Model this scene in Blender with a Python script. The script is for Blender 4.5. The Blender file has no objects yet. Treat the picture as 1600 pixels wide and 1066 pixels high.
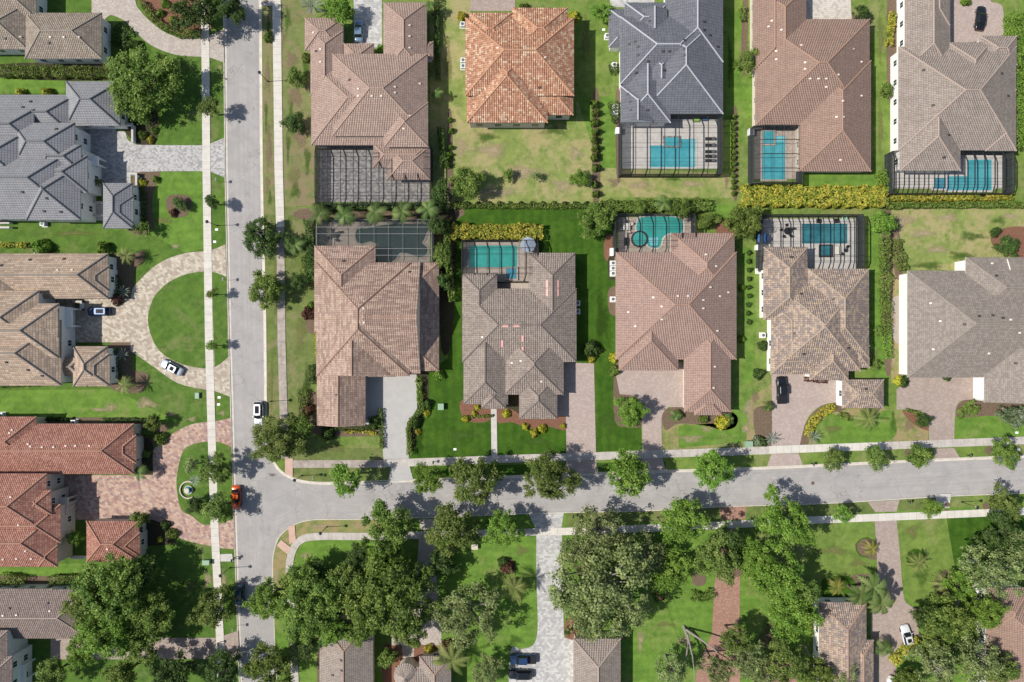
import bpy, bmesh, math, random
import numpy as np
from mathutils import Vector, Matrix, noise as mnoise
random.seed(7)
SC = bpy.context.scene
COL = SC.collection
# ------------------------------------------------------------------ camera, sky, sun
S = 0.13            # metres per photograph pixel on the ground
H = 139.0           # height of the drone
def G(px, py): return ((px-800)*S, (533-py)*S)
def P(px, py, z):
    k = (H-z)/H
    return ((px-800)*S*k, (533-py)*S*k)
cam_d = bpy.data.cameras.new('camera'); cam = bpy.data.objects.new('camera', cam_d); COL.objects.link(cam)
cam.location = (0, 0, H); cam.rotation_euler = (0, 0, 0)
cam_d.sensor_width = 36; cam_d.lens = 18/(104.0/H); cam_d.clip_end = 5000; cam_d.clip_start = 0.5
SC.camera = cam
SUN_EL = math.radians(50)
sdir = Vector((math.cos(math.radians(3))*math.cos(SUN_EL), math.sin(math.radians(3))*math.cos(SUN_EL), -math.sin(SUN_EL)))  # light travels this way
w = bpy.data.worlds.new('World'); SC.world = w; w.use_nodes = True
nt = w.node_tree; nt.nodes.clear()
sky = nt.nodes.new('ShaderNodeTexSky'); sky.sky_type = 'NISHITA'; sky.sun_disc = False
sky.sun_elevation = SUN_EL
sky.sun_rotation = math.atan2(-sdir.x, -sdir.y)
sky.air_density = 1.0; sky.dust_density = 1.2; sky.ozone_density = 1.0
bg = nt.nodes.new('ShaderNodeBackground'); bg.inputs[1].default_value = 0.09
ow = nt.nodes.new('ShaderNodeOutputWorld'); nt.links.new(sky.outputs[0], bg.inputs[0]); nt.links.new(bg.outputs[0], ow.inputs[0])
sl = bpy.data.lights.new('sun', 'SUN'); sl.energy = 4.2; sl.angle = math.radians(0.5); sl.color = (1, 0.955, 0.89)
so = bpy.data.objects.new('sun', sl); COL.objects.link(so); so.rotation_euler = sdir.to_track_quat('-Z', 'Y').to_euler()
so.location = (-60, 0, 80)
SC.view_settings.view_transform = 'Standard'; SC.view_settings.look = 'None'; SC.view_settings.gamma = 1
SC.view_settings.use_curve_mapping = False; SC.view_settings.exposure = 0.47
SC.render.engine = 'CYCLES'
SC.cycles.transparent_max_bounces = 12; SC.cycles.max_bounces = 5

# ------------------------------------------------------------------ material helpers
def s2l(c):
    return tuple(((v/255)/12.92 if v/255 <= 0.04045 else ((v/255+0.055)/1.055)**2.4) for v in c)
class MT:
    def __init__(s, name):
        s.m = bpy.data.materials.new(name); s.m.use_nodes = True
        s.t = s.m.node_tree; s.t.nodes.clear()
        s.out = s.n('ShaderNodeOutputMaterial')
    def n(s, typ, **kw):
        nd = s.t.nodes.new(typ)
        for k, v in kw.items():
            setattr(nd, k, v)
        return nd
    def l(s, a, b): s.t.links.new(a, b)
    def put(s, sock, v):
        if v is None: return
        if hasattr(v, 'is_output') or isinstance(v, bpy.types.NodeSocket): s.l(v, sock)
        else:
            if isinstance(v, tuple) and len(v) == 3 and sock.type == 'RGBA': v = v+(1,)
            sock.default_value = v
    def pos(s): return s.n('ShaderNodeNewGeometry').outputs['Position']
    def obj(s): return s.n('ShaderNodeTexCoord').outputs['Object']
    def uv(s): return s.n('ShaderNodeTexCoord').outputs['UV']
    def noise(s, vec, scale, detail=3, rough=0.6, dist=0):
        nd = s.n('ShaderNodeTexNoise'); s.l(vec, nd.inputs['Vector'])
        nd.inputs['Scale'].default_value = scale; nd.inputs['Detail'].default_value = detail
        nd.inputs['Roughness'].default_value = rough; nd.inputs['Distortion'].default_value = dist
        return nd.outputs['Fac']
    def map(s, vec, sc=(1,1,1), rot=(0,0,0), loc=(0,0,0)):
        nd = s.n('ShaderNodeMapping'); s.l(vec, nd.inputs[0]); nd.inputs['Scale'].default_value = sc
        nd.inputs['Rotation'].default_value = rot; nd.inputs['Location'].default_value = loc
        return nd.outputs[0]
    def math(s, op, a, b=None, c=None):
        nd = s.n('ShaderNodeMath', operation=op)
        s.put(nd.inputs[0], a); s.put(nd.inputs[1], b)
        if c is not None: s.put(nd.inputs[2], c)
        return nd.outputs[0]
    def ramp(s, fac, stops, interp='LINEAR'):
        nd = s.n('ShaderNodeValToRGB'); s.l(fac, nd.inputs[0]); cr = nd.color_ramp; cr.interpolation = interp
        while len(cr.elements) < len(stops): cr.elements.new(0.5)
        for e, (p, c) in zip(cr.elements, stops):
            e.position = p; e.color = (c+(1,)) if len(c) == 3 else c
        return nd.outputs[0]
    def mix(s, fac, a, b, mode='MIX'):
        nd = s.n('ShaderNodeMix', data_type='RGBA', blend_type=mode)
        s.put(nd.inputs[0], fac); s.put(nd.inputs[6], a); s.put(nd.inputs[7], b)
        return nd.outputs[2]
    def bump(s, h, strength=0.5, dist=0.1):
        nd = s.n('ShaderNodeBump'); s.l(h, nd.inputs['Height']); nd.inputs['Strength'].default_value = strength
        nd.inputs['Distance'].default_value = dist
        return nd.outputs[0]
    def sep(s, v):
        nd = s.n('ShaderNodeSeparateXYZ'); s.l(v, nd.inputs[0]); return nd.outputs
    def comb(s, x, y, z=0.0):
        nd = s.n('ShaderNodeCombineXYZ'); s.put(nd.inputs[0], x); s.put(nd.inputs[1], y); s.put(nd.inputs[2], z); return nd.outputs[0]
    def white(s, v):
        nd = s.n('ShaderNodeTexWhiteNoise', noise_dimensions='3D'); s.l(v, nd.inputs['Vector']); return nd.outputs['Value']
    def fin(s, col, rough=0.8, spec=0.3, normal=None, metal=0.0, coat=0.0, emit=None):
        b = s.n('ShaderNodeBsdfPrincipled'); s.put(b.inputs['Base Color'], col); s.put(b.inputs['Roughness'], rough)
        b.inputs['Specular IOR Level'].default_value = spec; b.inputs['Metallic'].default_value = metal
        b.inputs['Coat Weight'].default_value = coat
        if normal is not None: s.l(normal, b.inputs['Normal'])
        s.l(b.outputs[0], s.out.inputs[0]); return s.m
MATS = {}
def plain(name, c, rough=0.6, spec=0.4, metal=0.0, coat=0.0, var=0.06):
    if name in MATS: return MATS[name]
    t = MT(name); o = t.obj(); f = t.noise(o, 6.0, 3)
    col = t.mix(t.math('MULTIPLY', f, var*2), c, tuple(v*0.6 for v in c))
    MATS[name] = t.fin(col, rough, spec, None, metal, coat); return MATS[name]

def lawn_mat(name, g1, g2, dry, drya, sc=0.12, stripe=0.0, ang=0.0):
    """g1,g2 two greens; dry straw colour covering about the fraction drya"""
    t = MT(name); p = t.pos()
    big = t.noise(p, sc, 5, 0.68, 0.6); mid = t.noise(p, 0.9, 4, 0.65); fine = t.noise(p, 7.0, 3, 0.7)
    mm = t.math('ADD', t.math('MULTIPLY', mid, 0.55), t.math('MULTIPLY', fine, 0.45))
    base = t.ramp(mm, [(0.34, g1), (0.64, g2)])
    b2 = t.noise(p, 0.33, 4, 0.6); base = t.mix(t.math('MULTIPLY', t.ramp(b2, [(0.42,(0,0,0)),(0.66,(1,1,1))]), 0.45), base, tuple(min(1, v*1.3+0.01*(k == 0)) for k, v in enumerate(g2)))
    if stripe:
        xs = t.sep(t.map(p, rot=(0, 0, ang)))[0]
        sn = t.math('SINE', t.math('MULTIPLY', xs, 3.6))
        base = t.mix(t.math('MULTIPLY_ADD', sn, stripe, stripe), base, tuple(v*0.62 for v in g1))
    comb_ = t.math('ADD', t.math('MULTIPLY', big, 0.62), t.math('MULTIPLY', t.math('ADD', t.math('MULTIPLY', mid, 0.6), t.math('MULTIPLY', fine, 0.4)), 0.38))
    th = 0.62-0.26*drya
    msk = t.ramp(comb_, [(max(th-0.045, 0), (0, 0, 0)), (min(th+0.055, 1), (1, 1, 1))])
    dcol = t.ramp(fine, [(0.3, tuple(v*0.72 for v in dry)), (0.7, dry)])
    amt = t.math('MULTIPLY', msk, min(1, 0.35+drya))
    col = t.mix(amt, base, dcol)
    nm = t.bump(t.noise(p, 11, 2, 0.7), 0.55, 0.12)
    MATS[name] = t.fin(col, 0.92, 0.12, nm); return MATS[name]
lawn_mat('grass mid', (0.068,0.118,0.022), (0.145,0.210,0.044), (0.27,0.235,0.12), 0.26, 0.10)
lawn_mat('grass west', (0.042,0.090,0.014), (0.092,0.165,0.028), (0.20,0.20,0.085), 0.2, 0.14, 0.06, 0.8)
lawn_mat('grass lush', (0.020,0.058,0.006), (0.050,0.112,0.011), (0.09,0.14,0.03), 0.05, 0.15, 0.10, 0.0)
lawn_mat('grass bright', (0.062,0.128,0.019), (0.128,0.225,0.036), (0.24,0.24,0.09), 0.2, 0.12, 0.08, 1.57)
lawn_mat('grass dry', (0.105,0.155,0.035), (0.20,0.24,0.07), (0.38,0.31,0.16), 0.44, 0.14)
lawn_mat('grass brown', (0.09,0.125,0.035), (0.165,0.185,0.065), (0.25,0.185,0.115), 0.42, 0.2)
lawn_mat('grass olive', (0.072,0.105,0.027), (0.13,0.165,0.048), (0.25,0.21,0.115), 0.28, 0.2)
lawn_mat('grass gold', (0.10,0.14,0.038), (0.185,0.205,0.068), (0.33,0.25,0.13), 0.5, 0.3)
def straw_mat(name, c):
    """dead patch lying in the turf: its 'edge' attribute fades it out through noise"""
    t = MT(name); a = t.n('ShaderNodeAttribute'); a.attribute_name = 'edge'; p = t.pos()
    n1 = t.noise(p, 1.1, 5, 0.75); n2 = t.noise(p, 7, 3, 0.7)
    f = t.math('ADD', a.outputs['Fac'], t.math('MULTIPLY_ADD', n1, 1.6, -0.95)); f = t.math('ADD', f, t.math('MULTIPLY_ADD', n2, 0.9, -0.45))
    f = t.ramp(f, [(0.12, (0,0,0)), (0.95, (0.85,0.85,0.85))])
    d = t.n('ShaderNodeBsdfDiffuse'); t.l(t.ramp(n2, [(0.3, tuple(v*0.7 for v in c)), (0.7, c)]), d.inputs[0])
    tr = t.n('ShaderNodeBsdfTransparent'); mx = t.n('ShaderNodeMixShader'); t.l(f, mx.inputs[0]); t.l(tr.outputs[0], mx.inputs[1]); t.l(d.outputs[0], mx.inputs[2]); t.l(mx.outputs[0], t.out.inputs[0])
    MATS[name] = t.m
straw_mat('straw', (0.40,0.32,0.20)); straw_mat('straw brown', (0.25,0.18,0.12)); straw_mat('straw olive', (0.19,0.19,0.07)); straw_mat('turf green', (0.07,0.13,0.025)); straw_mat('turf dark', (0.035,0.07,0.012)); straw_mat('litter', (0.16,0.11,0.08))
def mulch_mat(name, a, b):
    t = MT(name); p = t.pos(); f = t.noise(p, 5, 4, 0.75)
    col = t.ramp(f, [(0.3, a), (0.7, b)])
    MATS[name] = t.fin(col, 0.95, 0.1, t.bump(f, 0.7, 0.12))
mulch_mat('mulch red', (0.10,0.045,0.028), (0.25,0.13,0.085))
mulch_mat('mulch brown', (0.075,0.052,0.035), (0.20,0.145,0.10))
mulch_mat('mulch dark', (0.02,0.022,0.012), (0.07,0.06,0.035))
mulch_mat('gravel', (0.20,0.17,0.14), (0.42,0.37,0.31))
def paver_mat(name, cols, size=(0.42, 0.24), joint=0.75, rough=0.85, ang=0.0, wear=0.25):
    t = MT(name); p = t.map(t.pos(), rot=(0, 0, ang))
    x, y, _ = t.sep(p)
    r = t.math('FLOOR', t.math('DIVIDE', y, size[1]))
    off = t.math('MULTIPLY', t.math('MODULO', r, 2.0), 0.5)
    c = t.math('FLOOR', t.math('ADD', t.math('DIVIDE', x, size[0]), off))
    wn = t.white(t.comb(c, r))
    n = len(cols)
    col = t.ramp(wn, [((i+0.0)/n, cc) for i, cc in enumerate(cols)], 'CONSTANT')
    # second blending so that the brick colours drift in patches
    col = t.mix(0.25, col, t.ramp(t.noise(p, 0.6, 3), [(0.3, cols[0]), (0.7, cols[-1])]))
    fx = t.math('FRACT', t.math('ADD', t.math('DIVIDE', x, size[0]), off)); fy = t.math('FRACT', t.math('DIVIDE', y, size[1]))
    jx = t.math('LESS_THAN', fx, 0.07); jy = t.math('LESS_THAN', fy, 0.11)
    j = t.math('MAXIMUM', jx, jy)
    col = t.mix(t.math('MULTIPLY', j, 1-joint), col, (0.05, 0.045, 0.04))
    st = t.noise(p, 0.35, 5, 0.7)
    col = t.mix(t.math('MULTIPLY', t.ramp(st, [(0.45, (0,0,0)), (0.75, (1,1,1))]), wear), col, tuple(v*0.55 for v in cols[0]))
    MATS[name] = t.fin(col, rough, 0.2, t.bump(wn, 0.25, 0.02)); return MATS[name]
paver_mat('pavers tan', [(0.388,0.340,0.294),(0.330,0.278,0.236),(0.436,0.397,0.347),(0.359,0.309,0.273)], (0.36,0.24))
paver_mat('pavers grey', [(0.36,0.345,0.33),(0.22,0.22,0.22),(0.44,0.425,0.40),(0.29,0.285,0.275),(0.40,0.385,0.37)], (0.42,0.30))
paver_mat('pavers circle', [(0.455,0.402,0.312),(0.337,0.273,0.210),(0.524,0.474,0.376),(0.415,0.355,0.273),(0.297,0.242,0.195)], (0.60,0.42), 0.7, 0.85, 0.5)
paver_mat('pavers red mix', [(0.392,0.265,0.210),(0.235,0.138,0.126),(0.461,0.360,0.273),(0.323,0.196,0.163),(0.284,0.207,0.194),(0.431,0.297,0.221)], (0.60,0.42), 0.65, 0.85, 0.4)
paver_mat('pavers pink', [(0.353,0.286,0.252),(0.323,0.260,0.226),(0.392,0.322,0.284),(0.343,0.270,0.236)], (0.4,0.3), 0.85)
paver_mat('pavers taupe', [(0.31,0.25,0.215),(0.28,0.22,0.19),(0.35,0.285,0.245),(0.30,0.24,0.20)], (0.4,0.3), 0.85)
paver_mat('pavers brick', [(0.292,0.164,0.120),(0.247,0.137,0.103),(0.336,0.208,0.148),(0.274,0.158,0.120)], (0.4,0.24), 0.75)
paver_mat('pavers white', [(0.43,0.42,0.40),(0.36,0.35,0.335),(0.50,0.485,0.46),(0.31,0.305,0.295)], (0.55,0.4), 0.75)
paver_mat('pavers cream', [(0.45,0.41,0.35),(0.37,0.33,0.28),(0.51,0.47,0.41)], (0.55,0.4), 0.75)
paver_mat('deck grey', [(0.27,0.25,0.235),(0.16,0.15,0.145),(0.35,0.33,0.31),(0.21,0.195,0.185)], (0.46,0.34), 0.7)
paver_mat('deck light', [(0.50,0.47,0.43),(0.47,0.44,0.405),(0.53,0.50,0.46)], (0.6,0.6), 0.9)
paver_mat('deck tan', [(0.36,0.30,0.255),(0.32,0.265,0.22),(0.40,0.34,0.29)], (0.5,0.4), 0.85)
def concrete_mat(name, c, joints=False, stain=0.35):
    t = MT(name); p = t.pos(); f = t.noise(p, 0.8, 5, 0.7); g = t.noise(p, 9, 3, 0.7)
    col = t.ramp(f, [(0.3, tuple(v*(1-stain) for v in c)), (0.62, c)])
    col = t.mix(t.math('MULTIPLY', g, 0.25), col, tuple(v*0.6 for v in c))
    if joints:
        u = t.sep(t.uv())[0]
        fr = t.math('FRACT', t.math('DIVIDE', u, 1.55)); j = t.math('LESS_THAN', fr, 0.055)
        cell = t.white(t.comb(t.math('FLOOR', t.math('DIVIDE', u, 1.55)), 0.0))
        col = t.mix(t.math('MULTIPLY', cell, 0.16), col, tuple(v*0.6 for v in c))
        col = t.mix(t.math('MULTIPLY', j, 0.35), col, (0.14, 0.12, 0.10))
    MATS[name] = t.fin(col, 0.85, 0.2, t.bump(g, 0.15, 0.02)); return MATS[name]
concrete_mat('sidewalk', (0.58,0.545,0.48), True, 0.2)
concrete_mat('sidewalk old', (0.40,0.345,0.30), True, 0.5)
concrete_mat('sidewalk worn', (0.47,0.43,0.385), True, 0.3)
concrete_mat('kerb', (0.58,0.53,0.45), False, 0.3)
concrete_mat('concrete', (0.40,0.385,0.365), False, 0.12)
concrete_mat('concrete pale', (0.50,0.47,0.43), False, 0.2)
concrete_mat('ramp', (0.52,0.35,0.28), False, 0.2)
def road_mat():
    t = MT('asphalt'); p = t.pos(); u, v, _ = t.sep(t.uv())
    f = t.noise(t.map(p, (0.35, 0.35, 1)), 1.0, 5, 0.7, 0.6); g = t.noise(p, 14, 2, 0.8)
    st = t.noise(t.comb(t.math('MULTIPLY', u, 0.02), t.math('MULTIPLY', v, 1.6)), 1.0, 4, 0.6)   # wear along the lanes
    base = t.ramp(f, [(0.30, (0.285,0.268,0.252)), (0.62, (0.37,0.35,0.33))])
    base = t.mix(t.math('MULTIPLY', t.ramp(st, [(0.42,(0,0,0)),(0.62,(1,1,1))]), 0.35), base, (0.25,0.237,0.224))
    base = t.mix(t.math('MULTIPLY', g, 0.35), base, (0.20,0.19,0.18))
    pt = t.noise(t.map(p, (0.9, 0.9, 1)), 0.12, 2, 0.4); base = t.mix(t.math('MULTIPLY', t.ramp(pt, [(0.55,(0,0,0)),(0.60,(1,1,1))]), 0.16), base, (0.24,0.235,0.23))
    # cracks
    vo = t.n('ShaderNodeTexVoronoi', feature='DISTANCE_TO_EDGE'); vo.inputs['Scale'].default_value = 0.11
    w_ = t.n('ShaderNodeVectorMath', operation='ADD'); t.l(p, w_.inputs[0])
    nz = t.n('ShaderNodeTexNoise'); nz.inputs['Scale'].default_value = 0.5; nz.inputs['Detail'].default_value = 5; t.l(p, nz.inputs['Vector'])
    sc_ = t.n('ShaderNodeVectorMath', operation='SCALE'); t.l(nz.outputs['Color'], sc_.inputs[0]); sc_.inputs['Scale'].default_value = 3.0
    t.l(sc_.outputs[0], w_.inputs[1]); t.l(w_.outputs[0], vo.inputs['Vector'])
    cr = t.math('LESS_THAN', vo.outputs['Distance'], 0.0035)
    base = t.mix(t.math('MULTIPLY', cr, 0.42), base, (0.09,0.09,0.09))
    oil = t.noise(p, 0.9, 2, 0.5); base = t.mix(t.math('MULTIPLY', t.ramp(oil, [(0.68,(0,0,0)),(0.78,(1,1,1))]), 0.25), base, (0.14,0.135,0.13))
    MATS['asphalt'] = t.fin(base, 0.9, 0.2, t.bump(g, 0.3, 0.02))
road_mat()

def tile_mat(name, cols, cell=(0.34, 0.42), patch=None, wave=1.0, groove=0.32, patchcol=None, var=1.0, weather=0.28, step=0.012):
    """Roof tiles. UV: u metres along the eave, v metres up the slope."""
    t = MT(name); uvn = t.uv(); u, v, _ = t.sep(uvn)
    r = t.math('FLOOR', t.math('DIVIDE', v, cell[1]))
    off = t.math('MULTIPLY', t.math('MODULO', r, 2.0), 0.5)
    c = t.math('FLOOR', t.math('ADD', t.math('DIVIDE', u, cell[0]), off))
    wn = t.white(t.comb(c, r))
    n = len(cols)
    col = t.ramp(wn, [(i/n, cc) for i, cc in enumerate(cols)], 'CONSTANT')
    avg = tuple(sum(cc[k] for cc in cols)/n for k in range(3))
    if var < 1: col = t.mix(1-var, col, avg)
    if patch:
        c2 = t.math('FLOOR', t.math('ADD', t.math('DIVIDE', u, patch[0]), t.math('MULTIPLY', t.white(t.comb(r, 3.0)), 7.0)))
        w2 = t.white(t.comb(c2, r, 5.0))
        col = t.mix(t.math('MULTIPLY', t.ramp(w2, [(0.45,(0,0,0)),(0.75,(1,1,1))]), 0.75), col, patchcol)
    # weathering
    wz = t.noise(t.pos(), 0.28, 5, 0.7); col = t.mix(t.math('MULTIPLY', t.ramp(wz, [(0.4,(0,0,0)),(0.7,(1,1,1))]), weather), col, tuple(x*0.6 for x in avg))
    sk = t.noise(t.comb(t.math('MULTIPLY', u, 1.3), t.math('MULTIPLY', v, 0.16)), 1.0, 4, 0.7)
    col = t.mix(t.math('MULTIPLY', t.ramp(sk, [(0.48,(0,0,0)),(0.72,(1,1,1))]), weather*1.2), col, tuple(x*0.5 for x in avg))
    lt = t.noise(t.pos(), 0.9, 4, 0.7); col = t.mix(t.math('MULTIPLY', t.ramp(lt, [(0.5,(0,0,0)),(0.75,(1,1,1))]), 0.3), col, tuple(min(0.8, x*1.35) for x in avg))
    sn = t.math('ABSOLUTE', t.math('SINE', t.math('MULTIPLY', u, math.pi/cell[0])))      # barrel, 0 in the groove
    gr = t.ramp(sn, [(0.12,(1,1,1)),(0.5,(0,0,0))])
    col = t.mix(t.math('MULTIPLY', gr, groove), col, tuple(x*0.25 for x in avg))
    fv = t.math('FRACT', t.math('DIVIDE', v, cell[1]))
    riser_shade = t.math('LESS_THAN', fv, 0.24)  # shade of the course risers, painted into the tile colour as dark lines
    col = t.mix(t.math('MULTIPLY', riser_shade, groove*1.15), col, tuple(x*0.25 for x in avg))
    hgt = t.math('ADD', t.math('MULTIPLY', sn, 0.11*wave), t.math('MULTIPLY', fv, -step))
    MATS[name] = t.fin(col, 0.75, 0.25, t.bump(hgt, 1.0, 1.0)); return MATS[name]
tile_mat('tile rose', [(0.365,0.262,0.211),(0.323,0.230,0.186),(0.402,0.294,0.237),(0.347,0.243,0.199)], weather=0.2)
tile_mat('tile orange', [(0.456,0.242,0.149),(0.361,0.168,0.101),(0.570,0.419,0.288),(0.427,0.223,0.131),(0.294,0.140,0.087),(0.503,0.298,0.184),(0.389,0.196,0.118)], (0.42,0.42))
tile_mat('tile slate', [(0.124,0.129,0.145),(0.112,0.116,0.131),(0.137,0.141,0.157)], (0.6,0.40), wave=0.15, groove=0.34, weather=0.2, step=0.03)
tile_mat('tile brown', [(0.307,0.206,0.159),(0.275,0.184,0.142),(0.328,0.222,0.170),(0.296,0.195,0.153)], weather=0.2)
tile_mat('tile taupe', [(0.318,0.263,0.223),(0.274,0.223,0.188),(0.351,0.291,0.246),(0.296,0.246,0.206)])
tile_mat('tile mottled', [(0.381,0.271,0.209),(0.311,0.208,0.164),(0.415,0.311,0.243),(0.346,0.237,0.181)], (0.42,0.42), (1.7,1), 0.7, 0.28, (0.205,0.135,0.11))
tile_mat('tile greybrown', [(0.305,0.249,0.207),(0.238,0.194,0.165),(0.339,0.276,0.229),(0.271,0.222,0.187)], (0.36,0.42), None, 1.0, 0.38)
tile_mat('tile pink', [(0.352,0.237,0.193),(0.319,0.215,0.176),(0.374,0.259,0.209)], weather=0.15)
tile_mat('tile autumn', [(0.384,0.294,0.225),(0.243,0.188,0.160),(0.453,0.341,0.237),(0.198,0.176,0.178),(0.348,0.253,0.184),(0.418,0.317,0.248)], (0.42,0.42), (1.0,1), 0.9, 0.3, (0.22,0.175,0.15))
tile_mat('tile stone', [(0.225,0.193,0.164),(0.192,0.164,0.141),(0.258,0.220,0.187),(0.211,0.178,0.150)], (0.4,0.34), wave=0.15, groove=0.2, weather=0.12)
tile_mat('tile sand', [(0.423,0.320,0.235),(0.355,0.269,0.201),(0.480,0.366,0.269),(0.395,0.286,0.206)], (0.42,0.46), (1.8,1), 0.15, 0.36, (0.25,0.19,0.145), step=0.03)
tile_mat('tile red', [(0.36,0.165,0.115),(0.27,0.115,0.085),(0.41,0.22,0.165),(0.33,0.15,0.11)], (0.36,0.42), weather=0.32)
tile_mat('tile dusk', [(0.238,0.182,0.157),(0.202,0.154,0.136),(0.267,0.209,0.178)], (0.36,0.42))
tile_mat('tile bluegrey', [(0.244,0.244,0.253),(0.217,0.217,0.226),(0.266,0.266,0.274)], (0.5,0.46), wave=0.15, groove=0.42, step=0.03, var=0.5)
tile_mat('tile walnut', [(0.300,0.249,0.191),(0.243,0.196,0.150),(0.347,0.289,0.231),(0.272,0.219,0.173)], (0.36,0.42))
for nm, c in (('cap rose',(0.36,0.255,0.20)),('cap orange',(0.46,0.25,0.15)),('cap white',(0.40,0.41,0.43)),('cap brown',(0.34,0.215,0.155)),('cap taupe',(0.37,0.29,0.245)),
              ('cap dark',(0.11,0.095,0.088)),('cap slate',(0.15,0.155,0.16)),('cap tan',(0.36,0.28,0.21)),('cap red',(0.36,0.20,0.14)),('cap stone',(0.27,0.235,0.20)),('cap sand',(0.24,0.21,0.18)),('cap greybrown',(0.17,0.14,0.125)),('cap walnut',(0.30,0.26,0.21))):
    plain(nm, c, 0.8, 0.2, var=0.25)
def stucco(name, c):
    t = MT(name); p = t.pos(); f = t.noise(p, 1.2, 4); g = t.noise(p, 18, 2)
    col = t.ramp(f, [(0.3, tuple(v*0.88 for v in c)), (0.65, c)])
    MATS[name] = t.fin(col, 0.9, 0.2, t.bump(g, 0.2, 0.02))
stucco('wall white', (0.78,0.77,0.73)); stucco('wall cream', (0.62,0.55,0.44)); stucco('wall beige', (0.55,0.49,0.41)); stucco('wall tan', (0.46,0.38,0.29))
plain('trim white', (0.76,0.76,0.74), 0.5); plain('trim dark', (0.05,0.045,0.04), 0.5); plain('soffit', (0.5,0.46,0.40), 0.8)
plain('glass', (0.03,0.045,0.055), 0.08, 0.7); plain('bronze', (0.03,0.027,0.025), 0.45, 0.4); plain('alu white', (0.30,0.31,0.30), 0.4)
plain('vent light', (0.72,0.62,0.54), 0.6); plain('vent dark', (0.05,0.045,0.045), 0.5); plain('pink felt', (0.62,0.33,0.29), 0.8)
plain('metal grey', (0.33,0.34,0.35), 0.4, 0.5, 0.6); plain('ac body', (0.62,0.63,0.61), 0.5); plain('ac dark', (0.10,0.11,0.12), 0.5)
plain('black metal', (0.015,0.015,0.016), 0.4, 0.4); plain('green box', (0.22,0.33,0.22), 0.6); plain('white plastic', (0.72,0.72,0.70), 0.4)
plain('bark', (0.13,0.105,0.08), 0.95, 0.1, var=0.5); plain('bark pale', (0.30,0.27,0.235), 0.95, 0.1, var=0.5); plain('palm bark', (0.20,0.165,0.125), 0.95, 0.1, var=0.5)
plain('garage wood', (0.28,0.14,0.08), 0.6); plain('stone basin', (0.50,0.44,0.35), 0.8)
plain('canvas grey', (0.26,0.31,0.37), 0.8); plain('car glass', (0.012,0.016,0.02), 0.12, 0.25); plain('canvas blue', (0.03,0.10,0.25), 0.8); plain('canvas lime', (0.25,0.45,0.08), 0.8); plain('canvas cream', (0.62,0.58,0.50), 0.8)
plain('rust iron', (0.13,0.075,0.055), 0.8); plain('tyre', (0.02,0.02,0.02), 0.85); plain('rim', (0.45,0.46,0.47), 0.3, 0.5, 0.8)
plain('lens red', (0.35,0.02,0.015), 0.2); plain('lens clear', (0.7,0.72,0.74), 0.15)
plain('terracotta', (0.40,0.19,0.11), 0.8); plain('mint plastic', (0.30,0.60,0.48), 0.4)
def water_mat(name, shallow, deep, detail=0.0):
    t = MT(name); p = t.pos(); vo = t.n('ShaderNodeTexVoronoi', feature='SMOOTH_F1'); vo.inputs['Scale'].default_value = 1.6
    nz = t.n('ShaderNodeTexNoise'); nz.inputs['Scale'].default_value = 0.8; t.l(p, nz.inputs['Vector'])
    wv = t.n('ShaderNodeVectorMath', operation='ADD'); t.l(p, wv.inputs[0]); t.l(nz.outputs['Color'], wv.inputs[1]); t.l(wv.outputs[0], vo.inputs['Vector'])
    dp = t.noise(p, 0.22, 2, 0.5); col = t.ramp(t.math('ADD', t.math('MULTIPLY', vo.outputs['Distance'], 0.55), t.math('MULTIPLY_ADD', dp, 1.6, -0.55)), [(0.1, deep), (0.85, shallow)])
    MATS[name] = t.fin(col, 0.09, 0.5, t.bump(t.noise(p, 2.2, 4), 0.6, 0.08))
water_mat('water blue', (0.09,0.37,0.40), (0.035,0.26,0.31)); water_mat('water teal', (0.05,0.34,0.29), (0.025,0.24,0.21)); water_mat('water pale', (0.20,0.50,0.52), (0.12,0.40,0.44))
water_mat('water dark', (0.035,0.06,0.055), (0.018,0.035,0.032)); water_mat('water deep', (0.04,0.20,0.22), (0.008,0.085,0.115)); water_mat('water spa', (0.07,0.26,0.34), (0.03,0.17,0.24))
def screen_mat(name, op, c):
    t = MT(name); tr = t.n('ShaderNodeBsdfTransparent'); df = t.n('ShaderNodeBsdfDiffuse'); df.inputs[0].default_value = c+(1,)
    mx = t.n('ShaderNodeMixShader'); mx.inputs[0].default_value = op; t.l(tr.outputs[0], mx.inputs[1]); t.l(df.outputs[0], mx.inputs[2]); t.l(mx.outputs[0], t.out.inputs[0])
    MATS[name] = t.m
screen_mat('screen roof', 0.14, (0.04,0.045,0.05)); screen_mat('screen wall', 0.8, (0.04,0.045,0.05)); screen_mat('screen roof dense', 0.34, (0.05,0.058,0.055))
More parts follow.
